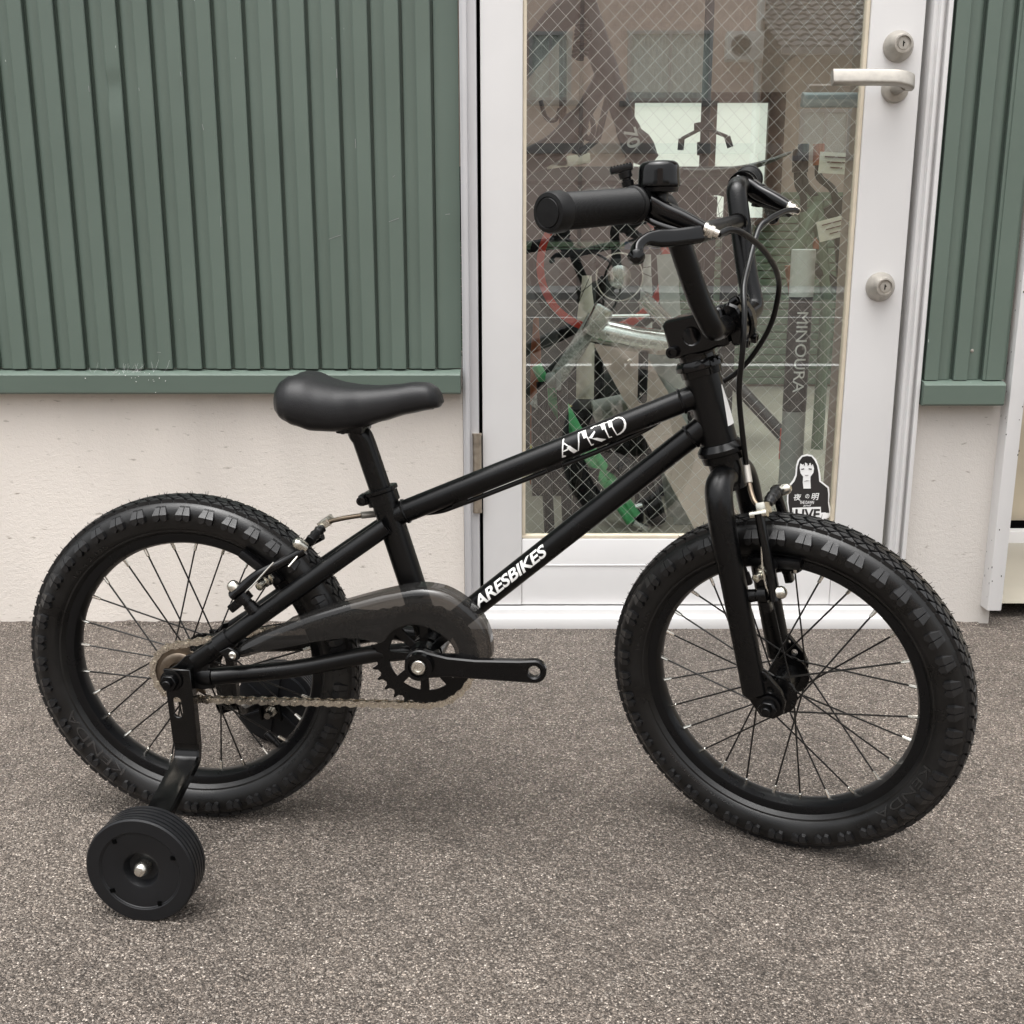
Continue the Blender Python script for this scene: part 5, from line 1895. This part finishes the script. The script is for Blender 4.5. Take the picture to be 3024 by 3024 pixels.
simple('parts_cabinet', 'dark parts cabinet standing behind the red wheel', 'cabinet', (A_(1080, 600, 3.5).x, 3.5, FZ), [
    ('body', 'dark_steel', [], [((A_(1075, 600, 3.5).x, 3.6, (hh + FZ) / 2), (.62, .12, hh - FZ))]),
    ('door', 'bench_top', [], [((A_(1040, 600, 3.5).x, 3.535, (hh + FZ) / 2), (.26, .012, hh - FZ - .06))]),
    ('door', 'bench_top', [], [((A_(1130, 600, 3.5).x, 3.535, (hh + FZ) / 2), (.26, .012, hh - FZ - .06))])])
# cream roll on the floor
c = A_(1272, 882, 3.1)
mb = MB(); mb.lathe([(0, .008), (0, .034), (.22, .034), (.22, .008)], (0, 0, 0), (-.75, .66, 0), 24)
o = mb.build('foam_roll', 'paper'); o.location = (c.x, c.y, FZ + .034)
tag(o, 'short cream roll lying on the shop floor', 'roll')
# repair stand with the white lettering
yr = 2.42
top = A_(1515, 470, yr); bot = V((top.x + .002, yr, FZ))
rs = thing('repair_stand', 'tall repair stand with white lettering and a red clamp, behind the sticker', 'repair stand', loc=tuple(bot))
zA, zB_ = A_(1515, 560, yr).z, A_(1515, 775, yr).z
mb = MB(); mb.lathe([(zA - bot.z, .0265), (top.z - bot.z - .002, .0265), (top.z - bot.z, .024)], (0, 0, 0), (0, 0, 1), 28); mb.build('upper_sleeve', 'white_sleeve', rs)
mb = MB(); mb.lathe([(zB_ - bot.z, .0262), (zA - bot.z, .0262)], (0, 0, 0), (0, 0, 1), 28); mb.build('post', 'dark_steel', rs)
mb = MB(); mb.lathe([(0, .0258), (zB_ - bot.z, .0258)], (0, 0, 0), (0, 0, 1), 28); mb.build('lower_post', 'grey_knob', rs)
bm = text_mesh('MINOURA', 1, 0)
zt1, zb1 = A_(1510, 588, yr).z - bot.z, A_(1510, 738, yr).z - bot.z
fit_bm(bm, 0, zt1 - zb1, -.013, .013)
slice_bm(bm, .005, 1)
mb = MB()
bm.verts.index_update()
mb.add([V((.0268 * math.sin(q.co.y / .0268), -.0268 * math.cos(q.co.y / .0268), zt1 - q.co.x)) for q in bm.verts], [tuple(q.index for q in f_.verts) for f_ in bm.faces])
bm.free(); mb.build('lettering', 'sticker_white', rs, 60)
mb = MB(); d0, d1 = A_(1376, 712, 2.62), A_(1492, 838, 2.46)
mb.tube([d0 - bot, d1 - bot], .015, 14); mb.build('brace', 'dark_steel', rs)
mb = MB(); d2 = V((A_(1575, 990, 2.30).x, 2.30, FZ + .02))
mb.tube([d1 - bot, d2 - bot], .013, 14); mb.build('leg', 'dark_steel', rs)
mb = MB(); mb.tube([d1 + V((0, 0, .035)) - bot, d1 + V((0, 0, -.035)) - bot], .026, 14); mb.build('clamp', 'red_paint', rs)
# two fork-like handlebars with grips and tags at the far side
yh = 3.6
q_ = lambda x, y: A_(x, y, yh)
ub = thing('upturned_bicycle', 'dark bicycle stood on end in the shop with purple and orange grips upward', 'bicycle', loc=(q_(1530, 420).x, yh, FZ))
def up(name, m, tubes):
    mb = MB()
    for (pts, r) in tubes:
        mb.tube([p - ub.location for p in pts], r, 10)
    mb.build(name, m, ub)
up('grip', 'purple_carbon', [([q_(1506, 282), q_(1504, 325)], .018)])
up('grip', 'purple_carbon', [([q_(1516, 272), q_(1514, 325)], .018)])
up('grip', 'orange_grip', [([q_(1545, 272), q_(1544, 312)], .018)])
up('handlebar', 'dark_steel', [(cat_rom([q_(1504, 325), q_(1506, 350), q_(1516, 372), q_(1514, 410)], 4), .012), (cat_rom([q_(1544, 312), q_(1546, 335), q_(1570, 356), q_(1578, 385)], 4), .012), ([q_(1514, 325), q_(1520, 350), q_(1550, 385)], .012)])
up('fork', 'green_shutter', [([q_(1545, 380), q_(1500, 480)], .022), ([q_(1540, 370), q_(1560, 560), V((q_(1560, 560).x, yh, FZ))], .020), ([q_(1514, 400), q_(1530, 520)], .018)])
up('frame', 'dark_steel', [([q_(1590, 370), q_(1600, 560)], .035), ([q_(1560, 390), q_(1600, 470)], .02), ([q_(1500, 480), q_(1590, 545)], .018)])
up('red_stay', 'orange_grip', [([q_(1490, 500), q_(1498, 552)], .018), ([q_(1548, 440), q_(1540, 470)], .016)])
for i, (x, y, rot) in enumerate(((1578, 308, .05), (1575, 430, -.25))):
    c = A_(x, y, 3.56)
    mb = MB(); mb.box((0, 0, 0), (.11, .003, .065), Matrix.Rotation(rot, 3, 'Y'))
    o = mb.build('price_tag', 'paper'); o.location = c
    for j in range(3):
        mb = MB(); mb.box(Matrix.Rotation(rot, 3, 'Y') @ V((0, -.003, .018 - j * .016)), (.080 - j * .02, .001, .0035), Matrix.Rotation(rot, 3, 'Y')); mb.build('print_line', 'paper_ink', o)
    tag(o, ('cream printed price tag level with the grips of the upturned bicycle' if i == 0 else 'tilted pale price tag hanging low on the upturned bicycle'), 'tag')

# ================================================================== ACROSS THE STREET (mirrored in the glass)
mat('road_paint', (.80, .80, .77), .7, var=.15, vscale=30)
mat('house_beige', (.86, .70, .62), .75, var=.04, vscale=2)
mat('house_cream', (.55, .47, .36), .8, var=.06, vscale=2)
mat('house_grey', (.30, .30, .29), .8, var=.06, vscale=2)
mat('alu_window', (.62, .64, .62), .4, metal=.3)
mat('curtain', (.84, .88, .85), .9, var=.06, vscale=6)
mat('roof_tile', (.085, .088, .088), .45, var=.2, vscale=8)
mat('down_pipe', (.50, .42, .38), .6)
for (y, wd_) in ((-3.2, .15), (-9.4, .15), (-14.5, .15)):
    mb = MB(); mb.box((0, y, .003), (70, wd_, .003)); o = mb.build('road_line', 'road_paint')
    tag(o, kind='structure')
YH = -23.0
mb = MB(); mb.box((0, YH + 4.0, .06), (80, 6, .13)); tag(mb.build('pavement', 'house_grey'), kind='structure')
YV = 2 * YG - YH                 # where its mirror image stands
mp_ = lambda x, y: (at(x, y, YV).x, at(x, y, YV).z)


def house(name, label, x0, x1, h, y0, depth, wall, wins, roof='flat', acs=()):
    t = thing(name, label, 'house', loc=((x0 + x1) / 2, y0, 0))
    def part(mb, n, m, par=None):
        for i, p in enumerate(mb.v):
            mb.v[i] = p - t.location
        return mb.build(n, m, par or t)
    mb = MB(); mb.box(((x0 + x1) / 2, y0 - depth / 2, h / 2), (x1 - x0, depth, h)); part(mb, 'wall', wall)
    for (wx0, wx1, wz0, wz1) in wins:
        cx, cz = (wx0 + wx1) / 2, (wz0 + wz1) / 2
        wn_ = link('window', None, t)
        for (bx_, bz_, bw, bh) in ((cx, wz0 - .04, wx1 - wx0 + .2, .08), (cx, wz1 + .04, wx1 - wx0 + .2, .08), (wx0 - .04, cz, .08, wz1 - wz0), (wx1 + .04, cz, .08, wz1 - wz0), (cx, cz, .06, wz1 - wz0)):
            mb = MB(); mb.box((bx_, y0 + .05, bz_), (bw, .12, bh)); part(mb, 'frame_bar', 'alu_window', wn_)
        mb = MB()
        n = int((wx1 - wx0) / .16)
        rows = [[V((wx0 + (wx1 - wx0) * i / (2 * n), y0 + .012 + (.03 if i % 2 else 0), z)) for i in range(2 * n + 1)] for z in (wz0, wz1)]
        mb.sheet(rows); part(mb, 'curtain', 'curtain', wn_)
        mb = MB(); mb.box((cx, y0 + .07, cz), (wx1 - wx0, .012, wz1 - wz0)); part(mb, 'pane', 'house_glass', wn_)
        mb = MB(); mb.box((cx, y0 + .10, wz0 - .13), (wx1 - wx0 + .5, .22, .10)); part(mb, 'sill', 'house_grey', wn_)
    for (ax_0, az_0, s_) in acs:
        mb = MB(); mb.box((ax_0, y0 + .22, az_0), (.85 * s_, .34, .62 * s_), bev=.02); ac = part(mb, 'air_conditioner', 'curtain')
        mb = MB(); mb.lathe([(0, .24 * s_), (.02, .24 * s_), (.02, .20 * s_), (.005, .19 * s_), (.005, .0)], (ax_0 - .10 * s_, y0 + .385, az_0), (0, 1, 0), 28); part(mb, 'fan_grille', 'house_grey', ac)
    if roof == 'flat':
        mb = MB(); mb.box(((x0 + x1) / 2, y0 - depth / 2 + .1, h + .12), (x1 - x0 + .3, depth + .4, .24)); part(mb, 'parapet', 'house_grey')
    else:
        mb = MB(); ov = .7
        ridge = h + depth * .28
        n = int((x1 - x0 + 1.2) / .28)
        prof_ = [(x0 - .6 + (x1 - x0 + 1.2) * i / (n * 4), .05 * abs(math.sin(PI * i / 4))) for i in range(n * 4 + 1)]
        rws = []
        for k in range(13):
            tt = k / 12
            y = y0 + ov - (depth / 2 + ov) * tt
            z = h - .05 + (ridge - h) * tt
            for dz in (.0, .05):
                rws.append([V((x, y - (.001 if dz else 0), z + dz + w_)) for (x, w_) in prof_])
        mb.sheet(rws); part(mb, 'roof', 'roof_tile')
        mb = MB(); mb.box(((x0 + x1) / 2, y0 - depth * .75, (h + ridge) / 2), (x1 - x0 + 1, depth * .5, .1), Matrix.Rotation(R(28), 3, 'X')); part(mb, 'roof_back', 'roof_tile')
        mb = MB(); mb.box(((x0 + x1) / 2, y0 + ov, h - .1), (x1 - x0 + 1.2, .1, .14)); part(mb, 'gutter', 'house_grey')
    return t, part


def win(x0, x1, y0, y1):
    a, b_ = mp_(x0, y1), mp_(x1, y0)
    return (a[0], b_[0], a[1], b_[1])


xa_ = mp_(1440, 100)[0]
t, part = house('beige_house', 'tall beige house with white curtained windows, mirrored in the door glass', -7.5, xa_, 10.2, YH, 9, 'house_beige',
                [win(1004, 1072, 68, 185), win(1188, 1338, 66, 186), win(700, 850, 66, 186)], acs=[(mp_(1400, 90)[0], mp_(1400, 92)[1], 1.0)])
for x in (1097, 1300):
    pass
mb = MB(); pxx = mp_(1098, 50)[0]; mb.tube([V((pxx, YH + .06, 0)), V((pxx, YH + .06, 10))], .05, 8); part(mb, 'down_pipe', 'down_pipe')
mb = MB(); pxx = mp_(1432, 50)[0]; mb.tube([V((pxx, YH + .08, 0)), V((pxx, YH + .08, 10))], .09, 8); part(mb, 'down_pipe', 'curtain')
mb = MB(); mb.box((-.5, YH + .08, 3.3), (14, .16, .22)); part(mb, 'belt_course', 'house_grey')
house('tiled_house', 'low cream house with a dark tiled roof next to the beige house', xa_ + .5, xa_ + 10, mp_(1560, 122)[1] , YH + 1.5, 8, 'house_cream',
      [win(1480, 1560, 230, 300)], roof='tile')
house('grey_house', 'grey two storey house with a dark tiled roof beside the beige house', -19, -8.2, 6.2, YH, 9, 'house_grey', [(-17, -15, 3.6, 4.9), (-12.5, -10.5, 3.6, 4.9)], roof='tile')
house('far_house', 'cream two storey house with a flat roof at the end of the row', xa_ + 11, xa_ + 22, 6.8, YH, 9, 'house_cream', [(xa_ + 13, xa_ + 15, 3.8, 5.1), (xa_ + 17, xa_ + 19, 3.8, 5.1)])

# ragged edge of the asphalt where it was laid against the wall
for (x0, x1) in ((-2.2, XL - .01), (XR + .012, XP0 + .01)):
    b = MB()
    n = int((x1 - x0) / .008)
    rows = []
    for k in range(n + 1):
        x = x0 + (x1 - x0) * k / n
        h_ = .0045 + .004 * noise.noise(V((x * 22, 0, 0))) + .002 * noise.noise(V((x * 90, 3, 0)))
        d_ = .015 + .009 * noise.noise(V((x * 14, 7, 0))) + .004 * noise.noise(V((x * 70, 9, 0)))
        rows.append([V((x, YW + .004, h_)), V((x, YW - d_ * .35, h_ * .8)), V((x, YW - d_ * .75, h_ * .35)), V((x, YW - d_, -.001))])
    b.sheet(rows)
    tag(b.build('ground_edge', 'asphalt', None, 60), kind='structure')
# screw and scratches on the siding
c = at(1835, 662, YS + .006)
b = MB(); b.lathe([(0, .0032), (.0012, .0030), (.0018, .0015), (.0018, 0)], (c.x, YS + .0085, c.z), (0, -1, 0), 12); sp(b, 'screw', 'lock_metal')
b = MB()
for (xa, ya, xb, yb) in ((1340, 975, 1390, 957), (1584, 904, 1626, 889), (1815, 874, 1834, 872), (1600, 722, 1610, 714), (735, 292, 739, 312), (824, 506, 830, 530), (1352, 152, 1354, 160), (1372, 280, 1373, 318), (1448, 566, 1450, 604), (899, 880, 901, 925), (361, 350, 364, 374), (565, 358, 568, 370), (959, 234, 961, 240), (640, 1435, 655, 1437)):
    p0, p1 = at(xa * .7246 / 1.5652, ya * .7246 / 1.5652, YS - .0002), at(xb * .7246 / 1.5652, yb * .7246 / 1.5652, YS - .0002)
    b.tube([p0, p1], .00042, 4)
tag(sp(b, 'scratches', 'sticker_grey'), kind='stuff')

# ================================================================== loose grit on the asphalt
b = MB()
rg = random.Random(21)
for i in range(900):
    if i < 420:
        x, y = rg.uniform(-1.3, 1.3), YW - .004 - abs(rg.gauss(0, .030))
    else:
        x, y = rg.uniform(-1.2, 1.2), rg.uniform(.62, 1.86)
    s_ = rg.uniform(.0009, .0024) * (1.5 if rg.random() < .03 else 1)
    rot = Quaternion((rg.random() - .5, rg.random() - .5, rg.random() - .5, rg.random() - .5)).normalized().to_matrix()
    vs_ = [V((x, y, s_ * .35)) + rot @ V(p) * s_ * rg.uniform(.7, 1.2) for p in ((1, 0, 0), (-1, 0, 0), (0, 1, 0), (0, -1, 0), (0, 0, .8), (0, 0, -.8))]
    b.add(vs_, [(0, 2, 4), (2, 1, 4), (1, 3, 4), (3, 0, 4), (2, 0, 5), (1, 2, 5), (3, 1, 5), (0, 3, 5)])
mat('grit', (.26, .235, .205), .9, var=.6, vscale=90)
o = b.build('gravel', 'grit', None, 10)
tag(o, 'loose pale grit scattered on the asphalt and along the wall', 'gravel', kind='stuff')
